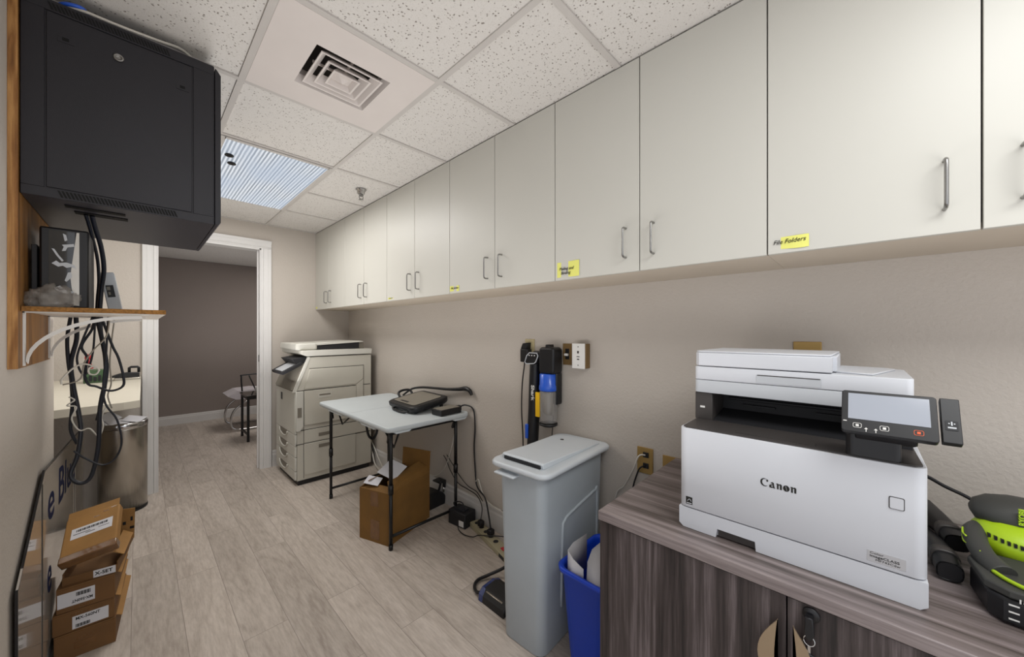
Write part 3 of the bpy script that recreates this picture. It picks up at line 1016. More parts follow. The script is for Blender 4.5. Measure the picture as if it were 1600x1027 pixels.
def glyphs():
    G = []
    C = []
    for k in range(15):
        a = rad(48 + (318 - 48) * k / 14)
        C.append((0.46 + 0.46 * math.cos(a), 0.50 + 0.52 * math.sin(a)))
    for k in range(15):
        a = rad(300 - (300 - 62) * k / 14)
        C.append((0.56 + 0.36 * math.cos(a), 0.52 + 0.44 * math.sin(a)))
    G.append(C)
    G.append([(0.66, 0.80), (0.80, 0.93), (0.88, 0.80), (0.84, 0.66), (0.70, 0.66)])
    # a
    x = 0.98
    G.append([(x + 0.16, 0.62), (x + 0.34, 0.74), (x + 0.50, 0.66), (x + 0.58, 0.10), (x + 0.68, 0.0), (x + 0.42, 0.0), (x + 0.34, 0.56), (x + 0.18, 0.56)])
    G.append([(x + 0.0, 0.18), (x + 0.06, 0.36), (x + 0.38, 0.46), (x + 0.38, 0.38), (x + 0.22, 0.28), (x + 0.24, 0.14), (x + 0.40, 0.14), (x + 0.42, 0.04), (x + 0.20, -0.03), (x + 0.04, 0.04)])

    def n_(x):
        G.append([(x, 0.70), (x + 0.26, 0.70), (x + 0.26, 0.0), (x + 0.08, 0.0), (x + 0.08, 0.56)])
        G.append([(x + 0.26, 0.62), (x + 0.46, 0.72), (x + 0.60, 0.60), (x + 0.60, 0.0), (x + 0.40, 0.0), (x + 0.40, 0.54), (x + 0.26, 0.52)])
    n_(1.74)
    x = 2.46
    o1, o2 = [], []
    for k in range(13):
        a = rad(80 + 190 * k / 12)
        o1.append((x + 0.34 + 0.34 * math.cos(a), 0.34 + 0.38 * math.sin(a)))
    G.append(o1 + [(x + 0.38, 0.06), (x + 0.24, 0.62)])
    for k in range(13):
        a = rad(-100 + 190 * k / 12)
        o2.append((x + 0.34 + 0.34 * math.cos(a), 0.34 + 0.38 * math.sin(a)))
    G.append(o2 + [(x + 0.30, 0.64), (x + 0.44, 0.06)])
    n_(3.22)
    return G


ML = frame('-x', (PX - 0.0002, 0.1945, 1.003))
p = MB()
k_ = 0.0755 / 3.82
for gl in glyphs():
    p.prism([(a * k_, b * k_ * 1.02) for a, b in gl], 0, 0.0006, 'z', M=ML)
part('maker_name', p, M_INK, t)
p = MB()
p.prism(rr(-0.066, -0.042, 1.022, 1.049, 0.003), PX - 0.0010, PX + 0.002, 'x', mi=0)
p.prism(rr(-0.0645, -0.0435, 1.0235, 1.0475, 0.0025), PX - 0.0022, PX + 0.001, 'x', mi=1)
part('power_button', p, [M_DKG, M_PRN], t)
p = MB()
p.box(PX - 0.0006, PX + 0.001, 0.364, 0.382, 0.893, 0.915, 0)
p.box(PX - 0.0012, PX, 0.366, 0.380, 0.8955, 0.8975, 1).tube([(PX - 0.001, 0.378, 0.902), (PX - 0.001, 0.372, 0.909), (PX - 0.001, 0.367, 0.903)], 0.0007, 1, 6)
part('energy_badge', p, [M_INK, M_PRN], t)
bd = part('model_badge', MB().prism(rr(-0.068, -0.008, 0.893, 0.917, 0.001), PX - 0.0006, PX + 0.001, 'x'), mat('silver_label', '#b4b3b5', 0.4, 0.2, var=0), t)
lettering('badge_text', 'Color', 0.0065, frame('-x', (PX - 0.0008, -0.012, 0.9105)), M_INK, bd, width=0.022, depth=0.0002)
lettering('badge_text', 'imageCLASS', 0.0075, frame('-x', (PX - 0.0008, -0.012, 0.9035)), M_INK, bd, width=0.046, depth=0.0002, bold=0.0001)
lettering('badge_text', 'MF743Cdw', 0.0065, frame('-x', (PX - 0.0008, -0.021, 0.8965)), M_INK, bd, width=0.038, depth=0.0002)
single('printer_power_cord', MB().tube([(PX + 0.445, -0.02, 0.965), (PX + 0.46, -0.085, 0.985), (1.62, -0.13, 0.985), (1.65, -0.175, 0.955), (1.68, -0.225, 0.925), (1.70, -0.265, 0.885), (1.71, -0.30, 0.835)], 0.0050, n=10), M_BLK, 'black cord running from the back of the printer down to the cabinet top', 'cord')

# ------------------------------------------------------------------ vacuum attachments and cordless tool on the cabinet


def nozzle(name, label, path, radii, m=M_BLK):
    mb = MB()
    rings = []
    pts = [Vector(p_) for p_ in path]
    for i, c in enumerate(pts):
        d = (pts[min(i + 1, len(pts) - 1)] - pts[max(i - 1, 0)]).normalized()
        sd = d.cross(Vector((0, 0, 1))).normalized()
        up = sd.cross(d)
        rw, rh = radii[i]
        rings.append([c + sd * rw * math.copysign(abs(math.cos(a)) ** 0.7, math.cos(a)) + up * rh * math.copysign(abs(math.sin(a)) ** 0.7, math.sin(a)) for a in [2 * pi * k / 20 for k in range(20)]])
    t_ = thing(name, label, 'vacuum attachment', (pts[0].x, pts[0].y, SZ), 0, 'black vacuum attachments beside the printer')
    mb.loft(rings, caps=False)
    # inner wall and back
    inner = [[c + (v - c) * 0.86 for v in rg] for c, rg in zip(pts, rings)]
    mb.loft([rings[0], inner[0], inner[1]], caps=True)
    part('tube', mb, m, t_)
    mb = MB()
    mb.loft([[pts[1] + (v - pts[1]) * 1.12 for v in rings[1]], [pts[2] + (v - pts[2]) * 1.10 for v in rings[2]]], caps=True)
    part('collar', mb, M_DKG, t_)
    return t_


nozzle('crevice_tool', 'black vacuum attachment with a wide open mouth, front one beside the printer', [(1.325, -0.148, 0.846), (1.37, -0.146, 0.850), (1.40, -0.144, 0.852), (1.47, -0.140, 0.848), (1.58, -0.128, 0.838)], [(0.022, 0.023), (0.022, 0.023), (0.021, 0.022), (0.018, 0.018), (0.012, 0.012)])
nozzle('brush_tool', 'black vacuum attachment behind the front one, against the printer and the wall', [(1.475, -0.178, 0.862), (1.51, -0.172, 0.866), (1.54, -0.166, 0.868), (1.60, -0.152, 0.868), (1.70, -0.130, 0.862)], [(0.024, 0.022), (0.024, 0.022), (0.022, 0.022), (0.024, 0.026), (0.03, 0.03)])

t = thing('cordless_tool', 'lime green and black cordless power tool on its battery at the cabinet edge', 'power tool', (1.35, -0.28, SZ))
TO = Vector((1.38, -0.20, SZ))
# battery block
p = MB()
p.prism([(1.215, -0.193), (1.235, -0.176), (1.33, -0.166), (1.37, -0.18), (1.38, -0.34), (1.20, -0.34)], SZ + 0.001, 0.876, 'z', bev=0.008)
bat = part('battery', p, M_BLK, t)
Xb = Vector((-0.32, -0.947, 0)).normalized()
Nb = Vector((-0.947, 0.32, 0)).normalized()
fb = (Xb, Vector((0, 0, 1)), Nb)
p = MB()
p.prism([(1.212, -0.20), (1.236, -0.172), (1.335, -0.163), (1.385, -0.18), (1.39, -0.345), (1.195, -0.345)], 0.876, 0.893, 'z', bev=0.004)
part('battery_collar', p, M_GRIP, t)
p = MB()
p.box(1.2105, 1.2135, -0.32, -0.225, 0.830, 0.868, 0).box(1.2095, 1.2125, -0.32, -0.225, 0.829, 0.8335, 1).box(1.209, 1.2125, -0.238, -0.227, 0.856, 0.866, 2)
p.box(1.209, 1.2125, -0.252, -0.243, 0.856, 0.866, 3)
part('warning_label', p, [M_PRN2, M_ORANGE, M_NAVY, M_RED], t)
p = MB()
for z in (0.834, 0.848, 0.862):
    p.box(1.213, 1.2205, -0.212, -0.199, z, z + 0.003, M=None)
part('charge_mark', p, M_WHT, t)
lettering('battery_text', '18V LITHIUM', 0.011, frame('-x', (1.1945, -0.206, 0.8800)), M_WHT, t, width=0.075, depth=0.0003, bold=0.0003)
# green housing
def egg(c, rx, rz):
    return [(c[0] + rx * math.cos(a), c[1], c[2] + rz * math.sin(a)) for a in [2 * pi * k / 28 for k in range(28)]]


p = MB()
rings = []
for y, rx, rz in ((-0.184, 0.012, 0.010), (-0.189, 0.040, 0.026), (-0.202, 0.060, 0.038), (-0.225, 0.074, 0.047), (-0.26, 0.080, 0.051), (-0.33, 0.080, 0.052), (-0.38, 0.068, 0.046), (-0.40, 0.03, 0.03)):
    rings.append(egg((1.460, y, 0.908), rx * 1.04, rz * 1.06))
p.loft(rings)
hs = part('housing', p, M_GREEN, t, 'lime green housing')
p = MB()
for k in range(9):
    y = -0.204 - 0.0085 * k
    zc = 0.928 - 0.0010 * k
    tb = ((-0.202, 0.060, 0.038), (-0.225, 0.074, 0.047), (-0.26, 0.080, 0.051), (-0.33, 0.080, 0.052))
    for (ya_, ra_, ha_), (yb_, rb_, hb_) in zip(tb[:-1], tb[1:]):
        if yb_ <= y <= ya_:
            f_ = (ya_ - y) / (ya_ - yb_)
            rx_, rz_ = (ra_ + (rb_ - ra_) * f_) * 1.04, (ha_ + (hb_ - ha_) * f_) * 1.06
    xs_ = 1.460 - rx_ * math.sqrt(max(0.02, 1 - ((zc - 0.908) / rz_) ** 2))
    p.box(xs_ - 0.004, xs_ + 0.012, y - 0.0022, y + 0.0022, zc - 0.004, zc + 0.004)
part('vent_slots', p, M_BLK, hs)
p = MB()
rings = []
for y, rx, rz in ((-0.186, 0.014, 0.008), (-0.194, 0.040, 0.026), (-0.215, 0.058, 0.042), (-0.25, 0.066, 0.050), (-0.33, 0.066, 0.050), (-0.38, 0.052, 0.038)):
    rings.append(egg((1.490, y, 0.961), rx, rz * 0.88))
p.loft(rings)
cpp = part('motor_cap', p, M_GRIP, t, 'dark grey cap')
lettering('cap_text', 'RYOBI', 0.013, frame(((0, 0, 1), (0, 1, 0), (-1, 0, 0)), (1.4228, -0.258, 0.961)), M_GREEN, cpp, width=0.036, depth=0.003, bold=0.0004)
p = MB()
p.tube([(1.475, -0.205, 0.915), (1.425, -0.186, 0.918), (1.375, -0.182, 0.912), (1.325, -0.188, 0.902), (1.285, -0.205, 0.890)], [0.022, 0.021, 0.019, 0.019, 0.022], n=18)
hn = part('handle', p, M_GRIP, t)
for pts in ([(1.415, -0.166, 0.928), (1.39, -0.163, 0.924), (1.368, -0.165, 0.926)], [(1.400, -0.164, 0.916), (1.375, -0.163, 0.910), (1.35, -0.168, 0.914)], [(1.345, -0.170, 0.905), (1.325, -0.172, 0.898), (1.318, -0.180, 0.917)]):
    part('grip_accent', MB().tube(pts, 0.0020, n=6), M_GREEN, hn)
part('lime_trim', MB().tube([(1.275, -0.190, 0.897), (1.245, -0.205, 0.898), (1.222, -0.235, 0.898), (1.212, -0.29, 0.898), (1.210, -0.335, 0.898)], 0.004, n=8), M_GREEN, t)

bpy.data.objects['cordless_tool'].location.y -= 0.012

# ------------------------------------------------------------------ grey slim bin and blue bin
B0 = (1.452, 1.110)
t = thing('waste_bin', 'tall slim grey plastic bin with a flat lid beside the wood cabinet', 'bin', (B0[0], B0[1], 0), rad(2.5))


def bring(hx, hy, z, r=0.045, n=5, cx_=0, cy_=0):
    return [(a + cx_, b + cy_, z) for a, b in rr(-hx, hx, -hy, hy, r, n)]


p = MB()
HX, HY = 0.272, 0.132
p.loft([bring(HX - 0.018, HY - 0.020, 0.0), bring(HX - 0.014, HY - 0.016, 0.006), bring(HX - 0.007, HY - 0.008, 0.42), bring(HX, HY, 0.765), bring(HX + 0.002, HY + 0.002, 0.79)])
b_ = part('body', p, M_BIN, t, local=True)
p = MB()   # raised border of the moulded side panel, following the wall's taper


def side_y(z, s=-1):
    return s * (HY - 0.008 + (z - 0.42) * 0.008 / 0.345) if z > 0.42 else s * (HY - 0.016 + z * 0.008 / 0.42)


path = [(-0.115, 0.16), (-0.115, 0.50), (-0.10, 0.545), (-0.06, 0.562), (0.12, 0.588), (0.18, 0.594), (0.202, 0.570), (0.205, 0.16)]
for s_ in (-1, 1):
    p.tube([(a, side_y(z, s_) * 1.0, z) for a, z in path], 0.0075, n=10, sub=5)
part('panel_ridge', p, M_BIN, t, local=True)
p = MB()
p.loft([bring(HX + 0.026, HY + 0.030, 0.790, 0.05), bring(HX + 0.030, HY + 0.034, 0.795, 0.05), bring(HX + 0.030, HY + 0.034, 0.806, 0.05), bring(HX + 0.024, HY + 0.028, 0.814, 0.046), bring(HX + 0.014, HY + 0.018, 0.812, 0.040)])
lid = part('lid', p, M_LID, t, local=True)
p = MB()
# sloping flap whose front end rises above a dark slot
p.prism([(-0.245, 0.832), (-0.235, 0.838), (0.24, 0.8185), (0.262, 0.812), (-0.238, 0.812)], -0.112, 0.128, 'y', bev=0.003)
part('swing_flap', p, M_LID, lid, local=True)
part('slot', MB().box(-0.2475, -0.238, -0.098, 0.112, 0.815, 0.8285), M_BLK, lid, 'dark slot', local=True)
p = MB()
p.lathe([(0.010, 0.0), (0.010, 0.003), (0.006, 0.003)], (0.16, 0.06, 0.8205), 16)
part('hinge_button', p, M_DKG, lid, local=True)
part('handle', MB().box(-HX - 0.040, -HX + 0.01, 0.0, 0.118, 0.762, 0.772, bev=0.004), M_LID, t, local=True)

t = thing('recycling_bin', 'blue plastic recycling bin wedged between the grey bin and the cabinet', 'bin', (1.385, 0.795, 0), 0)
p = MB()


def bl(hx, hy, z, r=0.05):
    return bring(hx, hy, z, r)


BH = 0.44
p.loft([bl(0.135, 0.085, 0.0), bl(0.14, 0.09, 0.006), bl(0.165, 0.118, BH - 0.02), bl(0.176, 0.129, BH - 0.02), bl(0.178, 0.131, BH - 0.004), bl(0.172, 0.126, BH), bl(0.162, 0.116, BH - 0.003), bl(0.16, 0.114, BH - 0.02), bl(0.134, 0.084, 0.010)])
part('body', p, M_BLUE, t, local=True)
# papers in it
p = MB()
pp_ = [(1.236, 0.80), (1.231, 0.845), (1.250, 0.885), (1.31, 0.899), (1.42, 0.901)]
rg = []
for i, (x, y) in enumerate(pp_):
    top = [0.462, 0.485, 0.497, 0.498, 0.492][i]
    rg.append([(x, y, 0.34), (x, y, top), (x + 0.0012, y - 0.001, top), (x + 0.0012, y - 0.001, 0.34)])
p.loft(rg)
single('paper_sheet', p, M_PAPER, 'curved white sheet standing up at the back of the blue bin', 'paper', 'papers in the blue bin')
p = MB()
rg = []
for i, (x, y, z) in enumerate([(1.235, 0.74, 0.415), (1.28, 0.765, 0.452), (1.34, 0.78, 0.472), (1.42, 0.79, 0.462), (1.49, 0.79, 0.43)]):
    rg.append([(x, y - 0.055, z - 0.03), (x, y, z), (x + 0.01, y + 0.05, z + 0.008), (x + 0.01, y + 0.05, z + 0.006), (x, y, z - 0.002), (x, y - 0.055, z - 0.032)])
p.loft(rg)
single('paper_sheet', p, M_PAPER, 'crumpled white sheet lying flat on top in the blue bin', 'paper', 'papers in the blue bin')

# ------------------------------------------------------------------ stick vacuum on the wall
VX = 1.70
t = thing('stick_vacuum', 'black and blue cordless stick vacuum with a clear dust cup, hung on the wall', 'vacuum', (VX, 1.43, 0.05))
p = MB()
p.tube([(VX + 0.01, 1.452, 1.235), (VX + 0.01, 1.458, 1.10), (VX + 0.01, 1.462, 0.95), (VX + 0.005, 1.466, 0.80), (VX, 1.468, 0.68)], [0.033, 0.035, 0.036, 0.036, 0.034], n=20)
wand = part('wand', p, M_BLK, t)
p = MB()
p.tube([(VX + 0.0, 1.468, 0.68), (VX - 0.0, 1.468, 0.45), (VX - 0.02, 1.468, 0.20), (VX - 0.03, 1.468, 0.07)], [0.017, 0.016, 0.016, 0.018], n=16)
part('extension_tube', p, M_NICKEL, t)
p = MB()
p.prism([(1.506, 1.215), (1.488, 1.268), (1.468, 1.285), (1.402, 1.284), (1.394, 1.268), (1.412, 1.225), (1.430, 1.212)], VX - 0.026, VX + 0.012, 'x', bev=0.003)
part('handle_head', p, M_BLK, t)
loop = [(1.506, 1.222), (1.490, 1.262), (1.468, 1.281), (1.408, 1.280), (1.400, 1.264), (1.418, 1.226), (1.435, 1.216), (1.494, 1.212), (1.506, 1.222)]
part('handle_rim', MB().tube([(VX - 0.028, a, b) for a, b in loop], 0.0030, n=8, spline=False), M_PRN2, t, 'silver rim')
for y in (1.470, 1.449, 1.428):
    part('indicator', MB().box(VX - 0.030, VX - 0.026, y - 0.003, y + 0.003, 1.262, 1.268), M_WHT, t)
CY = 1.334
p = MB()
p.prism(rr(CY - 0.056, CY + 0.056, 1.160, 1.318, 0.022), VX - 0.035, VX + 0.055, 'x', bev=0.012)
p.prism([(CY - 0.018, 1.30), (CY + 0.022, 1.30), (CY + 0.016, 1.334), (CY - 0.010, 1.334)], VX - 0.02, VX + 0.03, 'x', bev=0.006)
p.box(VX - 0.02, VX + 0.03, CY + 0.03, 1.455, 1.255, 1.292, bev=0.01)
p.box(VX + 0.0, VX + 0.055, CY - 0.054, CY - 0.015, 0.98, 1.17, bev=0.01)
part('motor_housing', p, M_BLK, t)
p = MB()
p.lathe([(0.046, 1.162), (0.052, 1.158), (0.053, 1.095), (0.056, 1.090), (0.057, 1.066), (0.053, 1.060)], (VX, CY + 0.008, 0), 28)
part('cyclone_ring', p, M_BLU2, t, 'bright blue ring')
p = MB()
p.lathe([(0.050, 1.060), (0.054, 1.052), (0.053, 0.90), (0.050, 0.875), (0.040, 0.868)], (VX, CY + 0.008, 0), 28)
part('dust_cup', p, M_CLEAR, t, 'clear dust cup')
p = MB()
p.lathe([(0.034, 1.058), (0.030, 0.93), (0.020, 0.915)], (VX, CY + 0.008, 0), 20)
part('filter_core', p, M_COPG, t)
p = MB()
p.lathe([(0.054, 0.868), (0.054, 0.856), (0.036, 0.848)], (VX, CY + 0.008, 0), 28)
part('cup_base', p, M_BLK, t)
part('level_strip', MB().box(VX - 0.052, VX - 0.042, 1.372, 1.400, 0.905, 1.050, bev=0.001), M_YEL, t, 'yellow strip')
part('release_button', MB().box(VX - 0.038, VX - 0.024, 1.476, 1.498, 0.752, 0.842, bev=0.005), M_BLU2, wand, 'blue release button')
lettering('maker_name', 'Shark', 0.034, frame('-x', (VX - 0.0285, 1.452, 1.085), -pi / 2), M_WHT, wand, width=0.095, depth=0.0006, bold=0.0008)
single('charging_lead', MB().tube([(1.752, 1.345, 0.90), (1.752, 1.350, 0.842), (1.752, 1.360, 0.70), (1.752, 1.36, 0.40)], 0.0026), M_BLK, 'thin black lead hanging below the dust cup of the stick vacuum', 'cord')
single('grey_cable', MB().tube([(1.750, 1.500, 1.20), (1.752, 1.515, 1.10), (1.752, 1.530, 0.95), (1.752, 1.535, 0.80), (1.752, 1.54, 0.6)], 0.0018), M_CABG, 'thin grey cord between the vacuum wand and the charger cord', 'cord')

t = thing('floor_nozzle', 'black and blue vacuum floor head on the floor by the grey bin', 'vacuum head', (1.33, 1.40, 0))
# axis pointing from the left-front end into the space behind the bin
p = MB()
p.prism([(1.245, 0.001), (1.385, 0.001), (1.385, 0.050), (1.350, 0.068), (1.275, 0.062), (1.248, 0.034)], 1.262, 1.432, 'y', bev=0.006)
part('head_body', p, M_BLK, t)
p = MB()
p.prism([(1.243, 0.002), (1.387, 0.002), (1.387, 0.050), (1.350, 0.066), (1.272, 0.060), (1.246, 0.036)], 1.418, 1.452, 'y', bev=0.006)
part('end_cap', p, mat('navy_translucent', '#1c2f66', 0.15, var=0.1, coat=0.5), t, 'dark blue glossy end')
p = MB()
p.box(1.262, 1.275, 1.29, 1.41, 0.052, 0.056, bev=0.001)
part('trim_strip', p, M_STEEL, t)
p = MB()
p.tube([(1.262, 1.435, 0.040), (1.258, 1.475, 0.022), (1.282, 1.525, 0.014), (1.328, 1.555, 0.012), (1.391, 1.535, 0.02), (1.46, 1.49, 0.045), (1.52, 1.475, 0.06), (1.64, 1.468, 0.07)], 0.0085, n=10)
part('hose', p, M_BLK, t)

# ------------------------------------------------------------------ folding table
t = thing('folding_table', 'white plastic top folding table with black steel legs against the wall', 'table', (1.092, 2.137, 0), 0)
TW, TL, TH = 0.664, 1.262, 0.80
p = MB()
top_rings = []
for ins, z in ((0.006, TH - 0.034), (0.0, TH - 0.026), (0.0, TH - 0.004), (0.004, TH)):
    top_rings.append([(a, b, z) for a, b in rr(ins, TW - ins, ins, TL - ins, 0.045, 6)])
p.loft(top_rings)
tp = part('tabletop', p, M_TBL, t, local=True)
part('fold_seam', MB().box(0.003, TW - 0.003, TL / 2 - 0.0015, TL / 2 + 0.0015, TH + 0.00005, TH + 0.0006), M_PRN2, tp, local=True)
for a, b, c, d in ((0.04, 0.17, 0.004, 0.05), (TW - 0.16, TW - 0.03, 0.004, 0.05)):
    part('rim_bracket', MB().prism([(a, TH - 0.033), (b, TH - 0.033), (b - 0.02, TH - 0.045), (a + 0.02, TH - 0.045)], c, d, 'y'), M_TBL, tp, local=True)
for c, d in ((0.18, 0.42), (0.74, 1.05)):
    part('rim_bracket', MB().prism([(c, TH - 0.033), (d, TH - 0.033), (d - 0.02, TH - 0.043), (c + 0.02, TH - 0.043)], 0.004, 0.03, 'x'), M_TBL, tp, local=True)
LXS, LYS = (0.046, 0.565), (0.052, 1.092)
for lx in LXS:
    for ly in LYS:
        p = MB()
        p.tube([(lx, ly, TH - 0.034), (lx, ly, 0.40)], 0.0125, n=14, spline=False)
        p.tube([(lx, ly, 0.42), (lx, ly, 0.36)], 0.0165, n=14, spline=False)
        p.tube([(lx, ly, 0.37), (lx, ly, 0.03)], 0.0115, n=14, spline=False)
        p.tube([(lx, ly, 0.035), (lx, ly, 0.0)], 0.014, n=14, spline=False)
        lg = part('leg', p, M_LEG, t, local=True)
        q = MB()
        sg_ = -1 if ly > 0.5 else 1
        q.prism([(ly + sg_ * 0.010, TH - 0.035), (ly + sg_ * 0.045, TH - 0.11), (ly + sg_ * 0.035, TH - 0.12), (ly + sg_ * 0.006, TH - 0.07)], lx - 0.008, lx + 0.008, 'x')
        part('latch', q, M_LEG, lg, local=True)
for ly in LYS:
    for z in (0.085, TH - 0.050):
        part('cross_bar', MB().tube([(LXS[0], ly, z), (LXS[1], ly, z)], 0.010, n=12, spline=False), M_LEG, t, local=True)
for ly, s_ in ((LYS[0], 1), (LYS[1], -1)):
    part('folding_brace', MB().tube([(0.10, ly, TH - 0.06), (0.11, ly + s_ * 0.08, TH - 0.17), (0.12, ly + s_ * 0.30, TH - 0.04)], 0.0065, n=8, spline=False), M_LEG, t, local=True)
p = MB()
p.tube([(1.30, 2.90, 0.772), (1.295, 2.90, 0.66), (1.315, 2.90, 0.56), (1.352, 2.90, 0.530), (1.385, 2.90, 0.58), (1.388, 2.90, 0.68), (1.375, 2.90, 0.772)], 0.010, n=8)
part('carry_strap', p, M_BLK, t, 'black strap hanging under the top')

t = thing('griddle', 'flat black tabletop grill with grey plate and raised handles on the white table', 'grill', (1.560, 2.545, TH), rad(-3))
Mg = Matrix.Translation((0, 0, 0.026)) @ Matrix.Rotation(rad(-9), 4, 'Y')
p = MB()
p.loft([[Mg @ Vector((a, b, z)) for a, b in rr(-0.150 - i, 0.150 + i, -0.20 - i, 0.20 + i, 0.05, 5)] for i, z in ((0.0, 0.006), (0.012, 0.02), (0.014, 0.048), (0.006, 0.054), (-0.012, 0.054))])
gb = part('tray', p, M_BLK, t, local=True)
part('cooking_plate', MB().prism(rr(-0.125, 0.125, -0.17, 0.17, 0.03), 0.0545, 0.059, 'z', bev=0.001, M=Mg), M_COPG, t, 'grey plate', local=True)
part('drain_slot', MB().box(-0.110, -0.092, -0.04, 0.08, 0.059, 0.0605, bev=0.0004, M=Mg), M_BLK, t, local=True)
part('handle', MB().tube([Mg @ Vector(v) for v in ((-0.05, 0.20, 0.045), (-0.045, 0.235, 0.080), (0.0, 0.245, 0.090), (0.055, 0.235, 0.080), (0.06, 0.20, 0.045))], 0.010, n=10), M_BLK, t, local=True)
part('handle', MB().tube([(-0.150, -0.13, 0.020), (-0.180, -0.11, 0.010), (-0.188, -0.02, 0.009), (-0.180, 0.07, 0.010), (-0.150, 0.09, 0.020)], 0.008, n=8), M_BLK, t, local=True)
for a in (-0.11, 0.11):
    for b in (-0.16, 0.16):
        part('foot', MB().cyl((a, b, 0.001), (a, b, 0.026 + a * 0.15), 0.014, n=12), M_BLK, t, local=True)
p = MB()
p.tube([(1.60, 2.86, 0.86), (1.65, 2.80, 0.915), (1.690, 2.70, 0.935), (1.715, 2.55, 0.942), (1.730, 2.40, 0.948), (1.738, 2.26, 0.962), (1.742, 2.18, 0.975), (1.742, 2.13, 0.965), (1.742, 2.105, 0.935)], [0.008, 0.009, 0.010, 0.010, 0.011, 0.014, 0.018, 0.016, 0.010], n=12)
single('black_wand', p, M_BLK, 'long black curved handle lying over the back of the tabletop grill', 'handle')
t = thing('power_supply', 'black box with a dusty top on the table end beside the grill', 'power supply', (1.60, 2.225, TH), rad(3))
part('case', MB().box(-0.095, 0.095, -0.060, 0.055, 0.002, 0.045, bev=0.005), M_BLK, t, local=True)
part('top_plate', MB().box(-0.088, 0.085, -0.053, 0.048, 0.0452, 0.0475, bev=0.001), M_COPG, t, local=True)
part('plug', MB().box(0.094, 0.135, -0.018, 0.016, 0.006, 0.045, bev=0.007), M_BLK, t, local=True)
t2 = single('black_cable', MB().tube([(1.725, 2.225, 0.832), (1.742, 2.18, 0.850), (1.757, 2.105, 0.825), (1.758, 2.085, 0.70), (1.758, 2.095, 0.543), (1.756, 2.080, 0.379), (1.742, 2.043, 0.27), (1.72, 1.93, 0.225), (1.69, 1.86, 0.147), (1.662, 1.808, 0.075)], 0.0058, n=8), M_BLK, 'black cord dropping from the table end box down the wall to the power strip', 'cord')

# ------------------------------------------------------------------ floor clutter by the wall
t = thing('power_strip', 'beige metal power strip lying on the floor below the table end', 'power strip', (1.655, 1.79, 0), rad(-104))
part('case', MB().box(-0.25, 0.25, -0.045, 0.030, 0.0, 0.034, bev=0.004), M_BEIGE, t, local=True)
for k in range(5):
    p = MB()
    p.lathe([(0.017, 0.034), (0.017, 0.0365), (0.013, 0.0368)], (-0.205 + 0.068 * k, -0.006, 0), 16)
    part('socket', p, M_BLKM, t, local=True)
part('switch', MB().box(0.15, 0.185, -0.02, 0.004, 0.034, 0.04, bev=0.002), M_RED, t, local=True)
part('rating_label', MB().box(0.175, 0.235, -0.0462, -0.0448, 0.006, 0.028), M_BLKM, t, local=True)
p = MB()
p.box(1.640, 1.680, 1.785, 1.825, 0.038, 0.075, bev=0.006)
single('black_plug', p, M_BLK, 'black plug standing in the middle of the beige power strip', 'plug', 'plugs in the power strip')
p = MB()
p.box(1.668, 1.703, 1.915, 1.955, 0.038, 0.078, bev=0.006)
single('black_plug', p, M_BLK, 'black plug in the table end socket of the beige power strip', 'plug', 'plugs in the power strip')
t = thing('router_box', 'black electronics box with a white sticker on the floor beside the power strip', 'electronics', (1.66, 2.12, 0), rad(8))
part('case', MB().box(-0.055, 0.060, -0.085, 0.085, 0.0, 0.105, bev=0.008), M_BLKM, t, local=True)
part('sticker', MB().box(-0.0565, -0.0545, -0.070, -0.025, 0.012, 0.052), M_WHT, t, local=True)
part('blue_lid', MB().box(-0.03, 0.03, -0.05, 0.02, 0.105, 0.113, bev=0.003), M_CABLE, t, local=True)
p = MB()
p.tube([(-0.02, 0.03, 0.10), (-0.03, 0.05, 0.15), (-0.02, -0.02, 0.165), (-0.01, -0.05, 0.11)], 0.0045, n=8)
part('wire_loop', p, M_BLK, t, local=True)
t = thing('clamp', 'black clamp shaped gadget on the floor behind the brown box', 'clamp', (1.66, 2.52, 0), rad(5))
p = MB()
p.prism([(-0.10, 0.0), (0.09, 0.0), (0.10, 0.06), (0.07, 0.10), (0.02, 0.13), (-0.08, 0.135), (-0.11, 0.10)], -0.07, 0.06, 'y', bev=0.008)
part('base', p, M_BLK, t, local=True)
p = MB()
p.tube([(0.06, -0.02, 0.09), (0.07, -0.03, 0.15), (0.075, -0.03, 0.18)], 0.009, n=8)
p.box(0.03, 0.10, -0.07, 0.02, 0.178, 0.192, bev=0.004)
p.box(0.075, 0.10, -0.07, -0.052, 0.13, 0.18, bev=0.004)
part('jaw', p, M_BLK, t, local=True)
p = MB()
p.tube([(0.08, -0.062, 0.10), (0.08, -0.062, 0.14)], 0.008, n=10, spline=False)
part('screw', p, M_CHROME, t, local=True)
single('thin_cable', MB().tube([(1.74, 2.46, 0.40), (1.748, 2.426, 0.36), (1.748, 2.381, 0.297), (1.748, 2.28, 0.224), (1.745, 2.155, 0.213), (1.742, 2.043, 0.199), (1.73, 1.975, 0.145), (1.69, 1.94, 0.080)], 0.0035, n=6), M_BLK, 'thin black cable looping past the table leg to the power strip', 'cable')
single('thin_cable', MB().tube([(1.748, 2.426, 0.41), (1.748, 2.36, 0.36), (1.748, 2.25, 0.28), (1.748, 2.15, 0.235), (1.745, 2.05, 0.225), (1.74, 1.98, 0.18)], 0.0030, n=6), M_BLK, 'second thin black cable hanging just above the other one behind the table leg', 'cable')
single('white_cable', MB().tube([(1.748, 2.27, 0.79), (1.748, 2.298, 0.70), (1.748, 2.364, 0.481), (1.748, 2.45, 0.305), (1.748, 2.588, 0.195), (1.742, 2.764, 0.182), (1.742, 2.95, 0.179)], 0.0042, n=8), M_CABW, 'white cable arching down the wall behind the table onto the baseboard', 'cable')
